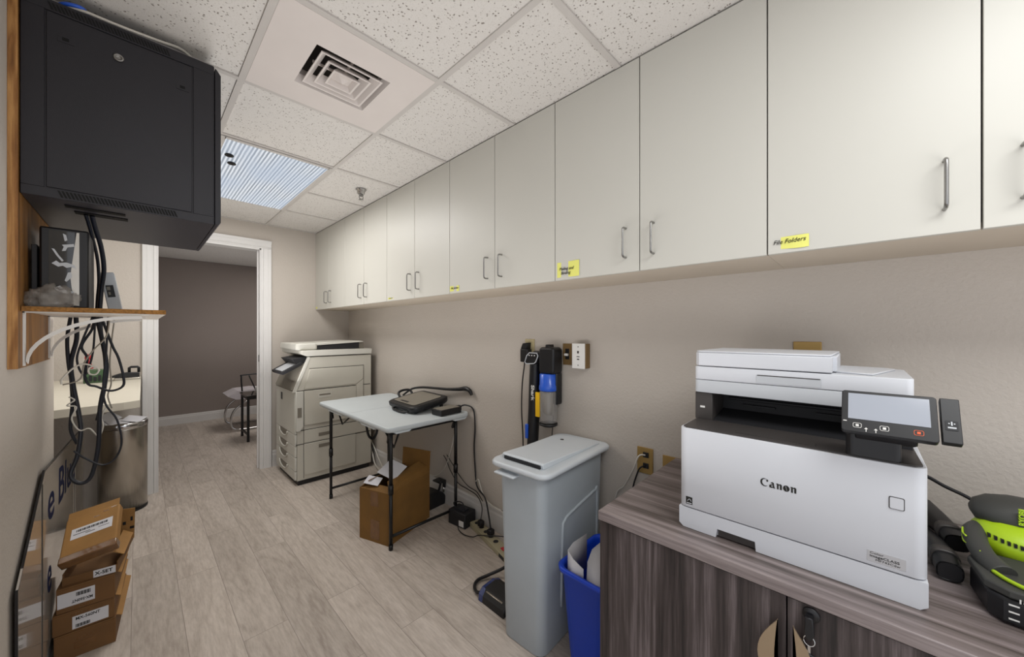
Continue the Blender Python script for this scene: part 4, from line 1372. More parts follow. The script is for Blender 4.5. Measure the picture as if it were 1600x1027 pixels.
single('white_cable', MB().tube([(1.745, 2.06, 0.30), (1.745, 2.03, 0.32), (1.742, 1.99, 0.25), (1.742, 1.94, 0.20), (1.742, 1.86, 0.178), (1.742, 1.75, 0.176), (1.742, 1.6, 0.173)], 0.0040, n=8), M_CABW, 'short white cable crossing the black cords above the power strip', 'cable')
single('floor_cable', MB().tube([(1.61, 2.10, 0.010), (1.58, 2.05, 0.008), (1.57, 1.98, 0.006), (1.59, 1.91, 0.010), (1.615, 1.88, 0.022), (1.63, 1.80, 0.044), (1.69, 1.72, 0.046), (1.735, 1.60, 0.05)], 0.0035, n=6), M_BLK, 'black cable curving over the floor from the electronics box to the strip', 'cable')
single('floor_cable', MB().tube([(1.745, 1.60, 0.25), (1.744, 1.70, 0.20), (1.743, 1.78, 0.178), (1.743, 1.86, 0.175)], 0.0035, n=6), M_BLK, 'short black cable resting on the baseboard next to the grey bin', 'cable')

# copier cable and its adapter
t = thing('copier_cable', 'pair of white cables drooping from the copier to a black connector', 'cable', (1.68, 3.4, 0))
p = MB()
p.tube([(1.728, 3.80, 0.20), (1.724, 3.72, 0.135), (1.70, 3.60, 0.047), (1.66, 3.36, 0.030), (1.60, 3.08, 0.05), (1.50, 2.80, 0.14)], 0.007, n=8)
p.tube([(1.740, 3.80, 0.26), (1.738, 3.70, 0.19), (1.715, 3.52, 0.085), (1.67, 3.30, 0.05), (1.60, 3.04, 0.075), (1.50, 2.80, 0.165)], 0.006, n=8)
part('wire', p, M_CABW, t)
part('connector', MB().box(1.45, 1.51, 2.77, 2.83, 0.125, 0.18, bev=0.006), M_BLK, t)

# ------------------------------------------------------------------ brown box under the table
t = thing('cardboard_box', 'open brown cardboard box standing under the folding table', 'box', (1.145, 2.225, 0), rad(19))
BW, BD, BHh = 0.42, 0.265, 0.375
p = MB()
th = 0.004
p.box(0, BW, 0, th, 0.001, BHh - 0.03).box(0, BW, BD - th, BD, 0.001, BHh - 0.03).box(0, th, th, BD - th, 0.001, BHh - 0.03).box(BW - th, BW, th, BD - th, 0.001, BHh - 0.03).box(th, BW - th, th, BD - th, 0.001, 0.005)
bxo = part('body', p, M_CARDI, t, local=True)
p = MB()
# side flap folded inwards over the contents, crease bowed
p.loft([[(0.0, 0.001, BHh - 0.03), (BW, 0.001, BHh - 0.03), (BW, 0.004, BHh - 0.034), (0, 0.004, BHh - 0.034)],
        [(0.02, 0.02, BHh - 0.005), (BW - 0.0, 0.02, BHh + 0.010), (BW, 0.024, BHh + 0.006), (0.02, 0.024, BHh - 0.009)],
        [(0.09, 0.10, BHh + 0.005), (BW - 0.02, 0.09, BHh + 0.045), (BW - 0.02, 0.094, BHh + 0.041), (0.09, 0.104, BHh + 0.001)]], smooth=False)
part('flap', p, M_CARDI, bxo, local=True)
p = MB()
p.loft([[(0.001, 0.0, BHh - 0.03), (0.001, BD, BHh - 0.03), (0.004, BD, BHh - 0.034), (0.004, 0.0, BHh - 0.034)],
        [(0.06, 0.03, BHh - 0.015), (0.06, BD - 0.03, BHh - 0.015), (0.063, BD - 0.03, BHh - 0.019), (0.063, 0.03, BHh - 0.019)]], smooth=False)
part('flap', p, M_CARDI, bxo, local=True)
p = MB()
p.loft([[(BW, 0.0, BHh - 0.03), (BW, BD, BHh - 0.03), (BW - 0.004, BD, BHh - 0.03), (BW - 0.004, 0.0, BHh - 0.03)],
        [(BW + 0.012, 0.0, BHh + 0.125), (BW + 0.012, BD, BHh + 0.125), (BW + 0.008, BD, BHh + 0.125), (BW + 0.008, 0.0, BHh + 0.125)]], smooth=False)
part('flap', p, M_CARDI, bxo, local=True)
p = MB()
p.loft([[(0.0, BD, BHh - 0.03), (BW, BD, BHh - 0.03), (BW, BD - 0.004, BHh - 0.03), (0, BD - 0.004, BHh - 0.03)],
        [(0.03, BD - 0.06, BHh + 0.02), (BW - 0.03, BD - 0.06, BHh + 0.02), (BW - 0.03, BD - 0.064, BHh + 0.018), (0.03, BD - 0.064, BHh + 0.018)]], smooth=False)
part('flap', p, M_CARDI, bxo, local=True)
for a_, b_, c_, d_ in ((0.095, 0.165, 0.24, BHh - 0.035), (0.085, 0.165, 0.02, 0.15)):
    part('tape', MB().box(-0.0008, 0.0, a_, b_, c_, d_), M_TAPE, bxo, 'shiny brown tape', local=True)
p = MB()
p.box(-0.0, 0.085, -0.05, 0.05, 0.0, 0.0015, M=Matrix.Translation((1.10, 2.40, 0.372)) @ Euler((rad(12), rad(-14), rad(40))).to_matrix().to_4x4())
single('paper_slip', p, M_PAPER, 'crumpled white slip on the corner of the open brown box', 'paper', 'white slips on the brown box')
p = MB()
p.box(-0.02, 0.14, -0.07, 0.07, 0.0, 0.0015, M=Matrix.Translation((1.22, 2.40, 0.405)) @ Euler((rad(20), rad(-16), rad(25))).to_matrix().to_4x4())
single('paper_slip', p, M_PAPER, 'white sheet sticking out of the open brown box beside the table leg', 'paper', 'white slips on the brown box')

# ------------------------------------------------------------------ copier
t = thing('photocopier', 'big ivory office photocopier with four paper drawers by the doorway', 'copier', (1.34, 4.0, 0))
cx0, cx1, cy0, cy1 = 0.992, 1.700, 3.690, 4.330
p = MB()
p.box(cx0 + 0.03, cx1 - 0.02, cy0 + 0.02, cy1 - 0.02, 0.0, 0.045)
part('plinth', p, M_BLK, t, 'black plinth')
p = MB()
body = [(cx0 + 0.018, 0.046), (cx1, 0.046), (cx1, 1.172), (1.105, 1.172), (1.105, 1.158), (0.985, 0.872), (cx0 + 0.018, 0.862)]
p.prism(body, cy0 + 0.006, cy1, 'y', bev=0.002)
part('body', p, M_COP, t)
# recessed output well seen behind the sloping edge
p = MB()
p.prism([(1.0, 0.868), (1.085, 1.10), (1.08, 1.12), (0.975, 0.88)], cy0 + 0.03, cy1 - 0.04, 'y')
p.box(0.985, 1.02, cy0 + 0.02, cy1 - 0.02, 0.862, 0.872)
part('output_well', p, M_COPG, t, 'dark grey output well')
p = MB()
p.prism([(0.975, 0.858), (1.003, 0.858), (1.117, 1.158), (1.117, 1.176), (1.098, 1.176)], cy0 - 0.0, cy0 + 0.028, 'y', bev=0.003)
part('side_cheek', p, M_COPL, t)
# drawers on the front
zs = [0.055, 0.135, 0.262, 0.362, 0.470, 0.868]
for k in range(5):
    z0, z1 = zs[k] + 0.002, zs[k + 1] - 0.002
    dr = part('drawer' if 0 < k < 4 else ('front_cover' if k == 4 else 'lower_cover'), MB().box(cx0, cx0 + 0.017, cy0 + 0.010, cy1 - 0.006, z0, z1, bev=0.003), M_COPL, t)
    if 1 <= k <= 3 or k == 0:
        pass
for k, z in enumerate((0.435, 0.330, 0.228, 0.120)):
    ym = 4.05
    p = MB()
    arc = [(ym + 0.13 * math.cos(a), z + 0.035 - 0.055 * max(0, -math.sin(a)) if math.sin(a) < 0 else z + 0.035) for a in [pi + pi * j / 12 for j in range(13)]]
    p.prism(arc, cx0 - 0.0025, cx0 + 0.004, 'x')
    hd_ = part('drawer_pull', p, M_COPG, t, 'dark scooped pull')
    p = MB()
    p.tube([(cx0 - 0.004, a, b - 0.004) for a, b in arc], 0.007, n=6, spline=False)
    part('pull_rim', p, M_COPL, hd_)
part('badge', MB().box(cx0 - 0.0015, cx0 + 0.001, 4.10, 4.15, 0.745, 0.815), M_BLK, t)
# right side doors
S = cy0 + 0.006
p = MB()
p.prism([(1.070, 0.548), (1.540, 0.548), (1.540, 0.862), (1.070, 0.862)], S - 0.010, S + 0.002, 'y', bev=0.002)
sd = part('side_door', p, M_COP, t)
part('door_grip', MB().box(1.19, 1.30, S - 0.0125, S - 0.009, 0.785, 0.825, 0, bev=0.001).box(1.195, 1.295, S - 0.0135, S - 0.0115, 0.806, 0.822, 1), [M_COPL, M_COPG], sd)
p = MB()
p.prism([(1.065, 0.880), (1.545, 0.880), (1.615, 0.935), (1.615, 1.060), (1.115, 1.060)], S - 0.008, S + 0.002, 'y', bev=0.004)
p.prism([(1.545, 0.878), (1.552, 0.55), (1.612, 0.55), (1.615, 0.925)], S - 0.006, S + 0.002, 'y', bev=0.002)
part('upper_side_cover', p, M_COP, t)
p = MB()
p.prism([(1.070, 0.090), (1.535, 0.090), (1.535, 0.375), (1.070, 0.375)], S - 0.008, S + 0.002, 'y', bev=0.002)
sd2 = part('side_door', p, M_COP, t)
part('door_grip', MB().box(1.19, 1.30, S - 0.0105, S - 0.007, 0.318, 0.348, 0, bev=0.001), [M_COPG], sd2)
p = MB()
p.prism([(1.070, 0.385), (1.690, 0.385), (1.690, 0.500), (1.070, 0.500)], S - 0.006, S + 0.002, 'y', bev=0.002)
sd3 = part('side_door', p, M_COP, t)
part('door_grip', MB().box(1.19, 1.30, S - 0.0085, S - 0.005, 0.425, 0.455, 0, bev=0.001), [M_COPG], sd3)
p = MB()
p.prism([(0.998, 0.50), (1.035, 0.50), (1.060, 0.54), (1.060, 0.862), (0.998, 0.862)], S - 0.012, S + 0.002, 'y', bev=0.003)
part('corner_cover', p, M_COPL, t)
part('side_latch', MB().box(1.010, 1.045, S - 0.0145, S - 0.010, 0.625, 0.715, 0, bev=0.002), M_COPG, t)
p = MB()
for z in (0.377, 0.503, 0.867):
    p.box(1.0, 1.69, S - 0.001, S + 0.002, z - 0.0035, z + 0.0035)
p.box(1.620, 1.6235, S - 0.001, S + 0.002, 0.51, 1.07).box(1.11, 1.62, S - 0.001, S + 0.002, 1.064, 1.069)
p.box(1.063, 1.067, S - 0.001, S + 0.002, 0.06, 0.87)
part('seam', p, M_COPD, t)
# scanner unit and feeder
p = MB()
p.prism([(1.045, 1.205), (1.09, 1.182), (1.700, 1.182), (1.705, 1.236), (1.045, 1.236)], cy0 - 0.006, cy1, 'y', bev=0.004)
part('scanner_unit', p, M_COPL, t)
p = MB()
p.prism(rr(1.015, 1.20, cy0 + 0.05, cy1 - 0.03, 0.03), 1.238, 1.300, 'z', bev=0.012)
p.prism([(1.12, 1.300), (1.60, 1.318), (1.64, 1.312), (1.64, 1.305), (1.60, 1.302), (1.20, 1.280), (1.12, 1.27)], cy0 + 0.06, cy1 - 0.03, 'y', bev=0.003)
fd = part('document_feeder', p, M_COPL, t)
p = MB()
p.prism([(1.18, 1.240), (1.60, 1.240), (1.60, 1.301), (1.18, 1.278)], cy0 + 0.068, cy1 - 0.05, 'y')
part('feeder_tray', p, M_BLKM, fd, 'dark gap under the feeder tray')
part('feeder_support', MB().box(1.575, 1.66, cy0 + 0.08, cy1 - 0.06, 1.238, 1.292, bev=0.004), M_COPG, fd)
p = MB()
tl = math.atan2(0.14, 0.16)
Mq = Matrix.Translation((0.895, cy0 + 0.03, 1.035)) @ Euler((0, -rad(28), 0)).to_matrix().to_4x4()
p.box(0.0, 0.185, 0.0, 0.34, -0.018, 0.012, bev=0.006, M=Mq)
op = part('control_panel', p, M_BLKM, t, 'dark tilted control panel')
part('display', MB().box(0.018, 0.15, 0.03, 0.27, 0.012, 0.0135, M=Mq), M_PRN2, op, 'pale display')
p = MB()
p.prism([(0.98, 1.158), (1.10, 1.176), (1.10, 1.120), (1.02, 1.105)], cy0 + 0.04, cy0 + 0.42, 'y', bev=0.003)
part('panel_hood', p, M_BLKM, t)

# ------------------------------------------------------------------ wall rack, board, shelf
RY0, RY1, RX0, RX1, RZ0, RZ1 = 1.850, 2.520, -0.249, 0.2327, 1.836, 2.464
t = thing('plywood_board', 'oak plywood backing board screwed to the left wall', 'board', (XL, 2.1, 1.297))
part('panel', MB().box(XL + 0.0005, -0.251, 1.832, 2.42, 1.297, 2.515), M_OAKF, t)
part('edge_band', MB().box(XL + 0.0005, -0.2505, 1.8295, 1.8325, 1.297, 2.515), M_OAKE, t, 'layered plywood edge')
t = thing('network_rack', 'black steel wall mounted network cabinet high on the left', 'rack', (-0.01, 2.18, RZ0))
ch = 0.02
prof = [(RX0, RZ0), (RX1 - 0.012, RZ0), (RX1, RZ0 + 0.012), (RX1, RZ1 - 0.012), (RX1 - 0.03, RZ1), (RX0, RZ1)]
p = MB()
p.box(RX0, RX1 - 0.02, RY0 + 0.004, RY1, RZ0 + 0.001, RZ1 - 0.001)
shell = part('shell', p, M_RACK, t)
p = MB()
p.box(RX0, RX1 - 0.022, RY0, RY0 + 0.006, RZ0, RZ0 + 0.030, bev=0.001).box(RX0, RX1 - 0.022, RY0, RY0 + 0.006, RZ1 - 0.035, RZ1, bev=0.001)
p.box(RX0, RX0 + 0.045, RY0, RY0 + 0.006, RZ0 + 0.030, RZ1 - 0.035, bev=0.001).box(0.150, RX1 - 0.022, RY0, RY0 + 0.006, RZ0 + 0.030, RZ1 - 0.035, bev=0.001)
part('side_frame', p, M_RACK, t)
sp = part('side_panel', MB().box(RX0 + 0.049, 0.146, RY0 + 0.0005, RY0 + 0.008, RZ0 + 0.033, RZ1 - 0.038, bev=0.0015), M_RACK, t)
for z, nm in ((RZ0 + 0.006, 0.0), (RZ1 - 0.029, -0.02)):
    p = MB()
    for k in range(34):
        xx = -0.170 + 0.0082 * k + nm
        p.prism([(xx, z - 0.001), (xx + 0.0052, z - 0.001), (xx - 0.003, z + 0.020), (xx - 0.0082, z + 0.020)], RY0 - 0.0008, RY0 + 0.002, 'y')
    part('vent_slots', p, M_RACK2, t)
p = MB()
p.lathe([(0.013, 0.0), (0.013, -0.006), (0.008, -0.007), (0.008, -0.004), (0.003, -0.004)], (-0.045, RY0 + 0.001, 2.357), 24, axis='y')
part('cam_lock', p, M_NICKEL, sp, 'round nickel lock')
for x, z in ((-0.162, 2.353), (0.118, 2.305 + 0.03)):
    p = MB()
    p.box(x - 0.016, x + 0.020, RY0 - 0.0012, RY0 + 0.002, z - 0.011, z + 0.009, 0, bev=0.0004).box(x - 0.006, x + 0.008, RY0 - 0.002, RY0, z - 0.005, z + 0.005, 1)
    part('slide_latch', p, [M_RACK, M_RACK2], sp)
p = MB()
p.prism([(RX1 - 0.018, RZ0), (RX1 - 0.008, RZ0), (RX1, RZ0 + 0.010), (RX1, RZ1 - 0.030), (RX1 - 0.012, RZ1 - 0.012), (RX1 - 0.018, RZ1 - 0.008)], RY0 - 0.002, RY1, 'y', bev=0.001)
part('front_door', p, M_RACK, t)
p = MB()
p.box(-0.17, -0.03, 1.925, 1.955, RZ0 - 0.0015, RZ0 + 0.001).box(-0.155, -0.025, 2.0, 2.04, RZ0 - 0.0015, RZ0 + 0.001)
part('cable_slot', p, M_RACK2, t)

p = MB()
zz = RZ1 + 0.006
p.tube([(-0.16, 1.87, zz), (-0.12, 1.858, zz + 0.004), (-0.06, 1.858, zz + 0.004), (0.0, 1.858, zz + 0.006), (0.06, 1.870, zz + 0.016), (0.12, 1.90, zz + 0.036), (0.17, 1.96, zz + 0.036), (0.20, 2.00, zz + 0.002)], 0.0050, n=8)
single('white_cable', p, M_CABW, 'white cable lying along the top of the black wall rack', 'cable')
single('blue_cable', MB().tube([(-0.19, 1.90, zz), (-0.165, 1.865, zz + 0.006), (-0.13, 1.858, zz + 0.012), (-0.115, 1.88, zz + 0.01)], 0.006, n=8), M_BLU2, 'short blue cable on top of the black wall rack near the wall', 'cable')

t = thing('wall_shelf', 'white melamine shelf with a raw particle board edge on two brackets', 'shelf', (-0.09, 2.28, 1.30))
part('shelf_board', MB().box(-0.2495, 0.074, 1.872, 2.70, 1.474, 1.4895), M_SHELF, t)
part('raw_edge', MB().box(-0.2495, 0.0745, 1.8695, 1.8722, 1.474, 1.4895), M_CHIP, t, 'raw particle board edge')
for y in (1.905, 2.375):
    p = MB()
    p.box(-0.2505, -0.2465, y - 0.009, y + 0.009, 1.302, 1.474)
    p.box(-0.2505, 0.03, y - 0.009, y + 0.009, 1.470, 1.474)
    pts = []
    for k in range(13):
        a = k / 12 * pi / 2
        pts.append((0.010 - 0.255 * math.cos(a), 1.318 + 0.150 * math.sin(a)))
    inner = [(a + 0.0, b - 0.007) for a, b in pts]
    poly = pts + [(x + 0.004, z - 0.010) for x, z in pts[::-1]]
    p.prism(poly, y - 0.007, y + 0.007, 'y')
    part('bracket', p, M_WHT, t)

t = thing('modem_tower', 'glossy black electronics box standing on the shelf under the rack', 'electronics', (-0.17, 2.0, 1.49))
part('case', MB().box(-0.226, -0.118, 1.955, 2.17, 1.4905, 1.762, bev=0.006), M_BLK, t)
p = MB()
p.box(-0.206, -0.150, 1.9535, 1.956, 1.505, 1.752)
p2 = part('glossy_panel', p, mat('piano_black', '#08080a', 0.06, var=0, coat=0.8), t)
part('silver_stripe', MB().prism([(-0.152, 1.50), (-0.140, 1.50), (-0.140, 1.752), (-0.146, 1.752), (-0.160, 1.60)], 1.953, 1.956, 'y'), M_STEEL, t)
reflection_shapes = [[(-0.176, 1.744), (-0.169, 1.740), (-0.166, 1.722), (-0.172, 1.718)], [(-0.178, 1.705), (-0.152, 1.712), (-0.151, 1.703), (-0.166, 1.698), (-0.170, 1.686), (-0.178, 1.684), (-0.174, 1.699)],
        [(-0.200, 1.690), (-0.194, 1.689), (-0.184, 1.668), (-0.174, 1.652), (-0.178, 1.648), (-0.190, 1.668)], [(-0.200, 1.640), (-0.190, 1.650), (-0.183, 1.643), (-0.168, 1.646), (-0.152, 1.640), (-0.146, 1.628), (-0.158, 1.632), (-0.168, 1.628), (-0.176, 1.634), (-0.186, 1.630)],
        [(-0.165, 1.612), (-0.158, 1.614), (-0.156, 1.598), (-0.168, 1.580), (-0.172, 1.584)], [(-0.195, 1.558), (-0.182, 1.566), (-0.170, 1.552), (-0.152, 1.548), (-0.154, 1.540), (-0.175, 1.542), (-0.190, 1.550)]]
for fp in reflection_shapes:  # pale patches drawn as reflections on the glossy wrap
    part('painted_reflection', MB().prism(fp, 1.9522, 1.954, 'y'), M_PRN2, t)
single('electronics_case', MB().box(-0.2435, -0.231, 1.97, 2.16, 1.4905, 1.70, bev=0.002), M_BLKM, 'thin dark case standing between the glossy box and the board', 'electronics')
t = thing('plastic_bag', 'crumpled clear plastic bag on the shelf in front of the glossy black box', 'bag', (-0.21, 1.92, 1.49))
me_ = MB()
me_.bm.free()
me_.bm = bmesh.new()
bmesh.ops.create_icosphere(me_.bm, subdivisions=4, radius=1.0)
for v in me_.bm.verts:
    n1 = noise.noise(v.co * 2.1) * 0.35 + (abs(noise.noise(v.co * 4.3)) - 0.2) * 0.5
    k = 1 + n1
    v.co = Vector((v.co.x * 0.052 * k - 0.194, v.co.y * 0.026 * k + 1.914, 1.491 + max(0.0, (v.co.z * 0.046 * k + 0.024))))
for f in me_.bm.faces:
    f.smooth = True
part('film', me_, M_BAG, t)
t = thing('network_switch', 'slim silver network box standing on edge on the shelf', 'electronics', (-0.08, 2.35, 1.49))
Ms = Matrix.Translation((-0.083, 2.26, 1.4905)) @ Euler((0, rad(-9), 0)).to_matrix().to_4x4()
part('case', MB().box(0, 0.040, 0, 0.16, 0.006, 0.165, bev=0.003, M=Ms), M_PRN2, t)
p = MB()
p.box(0.008, 0.030, -0.001, 0.002, 0.062, 0.112, M=Ms)
part('port_bay', p, M_BLKM, t)
p = MB()
p.box(0.010, 0.020, -0.002, 0.0, 0.092, 0.106, M=Ms).box(0.012, 0.018, -0.002, 0.0, 0.072, 0.084, M=Ms)
p.box(0.034, 0.0365, 0.01, 0.15, 0.02, 0.155, M=Ms)
part('port', p, M_COPG, t)

# cables under and behind the shelf
cabs = [
    ('thick dark cable behind the glossy box dropping from the rack to the shelf', M_CABLE, 0.007, [(-0.115, 2.02, 1.834), (-0.110, 2.06, 1.80), (-0.098, 2.12, 1.74), (-0.092, 2.16, 1.66), (-0.100, 2.19, 1.58), (-0.105, 2.20, 1.497)]),
    ('second dark cable beside the thick one, curving from the rack to the shelf', M_CABLE, 0.005, [(-0.13, 2.02, 1.834), (-0.122, 2.07, 1.79), (-0.112, 2.20, 1.71), (-0.108, 2.22, 1.62), (-0.112, 2.23, 1.55), (-0.115, 2.24, 1.497)]),
]
for lb, m, r, pts in cabs:
    single('network_cable', MB().tube(pts, r, n=8), m, lb, 'cable', 'cables between rack and shelf')
hang = [
    ('dark network cable hanging straight down next to the board, closest to the wall', M_CABLE, 0.006, [(-0.199, 2.44, 1.472), (-0.208, 2.44, 1.381), (-0.205, 2.44, 1.278), (-0.197, 2.44, 1.2), (-0.194, 2.44, 1.096), (-0.199, 2.44, 0.993), (-0.181, 2.44, 0.925)]),
    ('long dark cable hanging from the shelf in a deep loop that almost reaches the sign', M_CABLE, 0.0075, [(-0.185, 2.45, 1.472), (-0.183, 2.45, 1.38), (-0.198, 2.44, 1.277), (-0.190, 2.43, 1.173), (-0.176, 2.42, 1.068), (-0.168, 2.4, 0.988), (-0.176, 2.38, 0.886), (-0.193, 2.36, 0.813), (-0.165, 2.35, 0.776), (-0.135, 2.35, 0.80), (-0.116, 2.35, 0.924), (-0.111, 2.35, 1.084), (-0.097, 2.35, 1.19), (-0.093, 2.35, 1.271), (-0.106, 2.35, 1.379), (-0.12, 2.35, 1.472)]),
    ('thin dark cable in a small loop beside the red handle', M_CABLE, 0.0035, [(-0.129, 2.3, 1.472), (-0.155, 2.3, 1.38), (-0.171, 2.3, 1.302), (-0.160, 2.3, 1.243), (-0.145, 2.3, 1.24), (-0.128, 2.3, 1.33), (-0.122, 2.3, 1.472)]),
    ('dark cable making the widest loop under the shelf', M_CABLE, 0.0045, [(-0.106, 2.32, 1.472), (-0.075, 2.32, 1.351), (-0.057, 2.32, 1.296), (-0.042, 2.32, 1.212), (-0.045, 2.32, 1.171), (-0.080, 2.32, 1.156), (-0.12, 2.32, 1.179), (-0.141, 2.32, 1.19), (-0.152, 2.32, 1.23), (-0.145, 2.32, 1.30), (-0.160, 2.32, 1.35), (-0.132, 2.32, 1.42), (-0.125, 2.32, 1.472)]),
    ('dark cable swinging from the knot down in front of the steel can', M_CABLE, 0.0035, [(-0.085, 2.28, 1.472), (-0.092, 2.28, 1.30), (-0.099, 2.28, 1.19), (-0.093, 2.28, 1.108), (-0.060, 2.28, 1.034), (-0.047, 2.28, 0.936), (-0.066, 2.28, 0.871), (-0.102, 2.28, 0.854), (-0.146, 2.28, 0.891), (-0.178, 2.28, 0.93)]),
    ('dark straight cable running through the middle of the hanging bundle', M_CABLE, 0.006, [(-0.110, 2.36, 1.472), (-0.108, 2.36, 1.40), (-0.098, 2.36, 1.30), (-0.096, 2.36, 1.20), (-0.105, 2.36, 1.12), (-0.120, 2.36, 1.03)]),
    ('white cable tied in small loops on the cable bundle near the wall', M_CABW, 0.0028, [(-0.200, 2.40, 1.135), (-0.185, 2.395, 1.12), (-0.205, 2.395, 1.10), (-0.180, 2.395, 1.09), (-0.192, 2.395, 1.041), (-0.171, 2.39, 0.991), (-0.143, 2.39, 0.993), (-0.117, 2.39, 0.954), (-0.104, 2.39, 0.998), (-0.109, 2.39, 1.039), (-0.090, 2.39, 1.088)]),
    ('white cable coiled into a small ring beside the green circuit board', M_CABW, 0.0030, [(-0.206, 2.25, 1.205), (-0.205, 2.25, 1.225), (-0.176, 2.25, 1.266), (-0.151, 2.25, 1.280), (-0.126, 2.25, 1.270), (-0.110, 2.25, 1.255), (-0.118, 2.25, 1.236), (-0.135, 2.25, 1.240), (-0.136, 2.25, 1.262), (-0.118, 2.25, 1.268), (-0.108, 2.25, 1.25)]),
    ('grey cable slanting from the shelf across the bundle', M_CABG, 0.0026, [(-0.080, 2.27, 1.472), (-0.090, 2.27, 1.392), (-0.123, 2.27, 1.338), (-0.149, 2.27, 1.285), (-0.161, 2.27, 1.218), (-0.205, 2.27, 1.20)]),
    ('pale thin cable hanging straight down on the doorway side of the bundle', M_CABG, 0.0026, [(-0.070, 2.38, 1.472), (-0.080, 2.38, 1.35), (-0.084, 2.38, 1.267), (-0.080, 2.38, 1.183), (-0.09, 2.38, 1.129), (-0.078, 2.38, 1.072)]),
]
for lb, m, r, pts in hang:
    single('network_cable' if m is M_CABLE else 'thin_cable', MB().tube(pts, r, n=8), m, lb, 'cable', 'cables hanging from the shelf')

# ------------------------------------------------------------------ counter in the alcove and what stands on it
t = thing('counter', 'cream counter top in the alcove behind the hanging cables', 'counter', (-0.75, 3.6, 0))
p = MB()
p.prism([(-1.595, 2.86), (-0.30, 2.80), (-0.05, 2.855), (0.010, 2.895), (0.022, YF - 0.001), (-1.595, YF - 0.001)], 0.988, 1.03, 'z', bev=0.002)
part('worktop', p, M_COUNT, t)
part('support_panel', MB().box(-0.72, -0.70, 3.0, YF - 0.02, 0.0, 0.987), M_CABIN, t)
t = thing('circuit_board', 'green circuit box on the counter behind the hanging cables', 'electronics', (-0.21, 4.12, 1.03))
part('case', MB().box(-0.275, -0.160, 4.08, 4.20, 1.0305, 1.125, bev=0.003), M_GRN, t)
p = MB()
for k in range(5):
    p.box(-0.268 + 0.022 * k, -0.254 + 0.022 * k, 4.074, 4.081, 1.045, 1.075 + 0.012 * (k % 2), bev=0.001)
part('chip', p, M_BLKM, t)
single('red_clamp', MB().tube([(-0.235, 4.12, 1.135), (-0.245, 4.12, 1.17), (-0.262, 4.12, 1.215), (-0.25, 4.12, 1.235), (-0.238, 4.12, 1.20)], 0.009, n=8), M_RED, 'small red handled clip resting on the green circuit box', 'clip')
t = thing('hole_punch', 'long black desk punch on a metal base on the counter by the door frame', 'hole punch', (-0.03, 4.2, 1.03))
part('base', MB().box(-0.125, 0.015, 4.15, 4.25, 1.0305, 1.048, bev=0.002), M_STEEL, t)
p = MB()
p.prism([(-0.145, 1.052), (0.012, 1.050), (0.012, 1.082), (-0.06, 1.088), (-0.10, 1.080), (-0.145, 1.062)], 4.165, 4.235, 'y', bev=0.003)
part('lever', p, M_BLK, t)
p = MB()
p.tube([(-0.045, 4.20, 1.085), (-0.045, 4.20, 1.122), (-0.035, 4.20, 1.128), (0.002, 4.20, 1.128), (0.008, 4.20, 1.12), (0.008, 4.20, 1.085)], 0.009, n=10, spline=False)
part('handle', p, M_BLK, t)

t = thing('trash_can', 'round brushed steel trash can beside the doorway with papers in its top', 'bin', (-0.078, 4.215, 0))
p = MB()
p.lathe([(0.138, 0.0), (0.140, 0.015)], (0, 0, 0), 40)
part('base_ring', p, M_BLK, t, 'black base ring', local=True)
p = MB()
p.lathe([(0.136, 0.016), (0.138, 0.65), (0.138, 0.655)], (0, 0, 0), 48)
part('body', p, M_STEEL, t, local=True)
p = MB()
p.lathe([(0.138, 0.655), (0.141, 0.658), (0.141, 0.695), (0.137, 0.70), (0.130, 0.698), (0.130, 0.660), (0.02, 0.659)], (0, 0, 0), 48)
part('rim', p, M_CHROME, t, 'polished rim', local=True)
for k, (a, b, c, e) in enumerate(((-0.03, -0.04, 0.706, (14, 6, 20)), (0.06, -0.02, 0.712, (16, 9, -30)), (-0.075, 0.03, 0.735, (38, -12, 50)))):
    p = MB()
    p.box(-0.06, 0.06, -0.045, 0.045, 0, 0.002, M=Matrix.Translation((-0.078 + a, 4.215 + b, c)) @ Euler([rad(q_) for q_ in e]).to_matrix().to_4x4())
    single('crumpled_paper', p, M_PAPER, ('white paper scrap on the steel trash can, lying lowest', 'white paper scrap on the steel trash can, on the doorway side', 'white paper scrap sticking up highest from the steel trash can')[k], 'paper', 'papers in the steel trash can')

# ------------------------------------------------------------------ sign panels and toner boxes on the left
t = thing('sign_board', 'long glossy white sign with dark blue letters leaning on the left wall', 'sign', (-0.25, 2.8, 0))
poly = [(1.861, 0.10), (1.861, 0.614), (2.328, 0.858), (3.213, 0.800), (3.60, 0.775), (3.60, 0.10)]
p = MB()
p.prism(poly, -0.2595, -0.2545, 'x')
sg = part('panel', p, M_SIGN, t)
p = MB()
p.box(-0.260, -0.254, 1.857, 1.862, 0.10, 0.618)
p.prism([(1.859, 0.612), (1.863, 0.612), (2.330, 0.856), (2.326, 0.862)], -0.260, -0.254, 'x')
p.prism([(2.326, 0.856), (3.213, 0.798), (3.60, 0.773), (3.60, 0.777), (3.213, 0.803), (2.328, 0.862)], -0.260, -0.254, 'x')
part('edge', p, M_SIGND, sg, 'dark edge')
part('seam', MB().box(-0.2543, -0.2530, 2.262, 2.272, 0.10, 0.822), M_COPD, sg)  # dark strip at the fold, with its dark reflection lines put in as colour
lettering('sign_text', 'e Blue', 0.235, frame('+x', (-0.2543, 2.385, 0.625), rad(-3.5)), M_NAVY, sg, width=0.92, depth=0.0006, bold=0.002)
lettering('sign_text', 'e', 0.22, frame('+x', (-0.2543, 2.38, 0.33)), M_NAVY, sg, depth=0.0006, bold=0.002)
p = MB()
p.box(-0.240, -0.02, 1.0, 1.0, 0, 0) if False else None
p = MB()
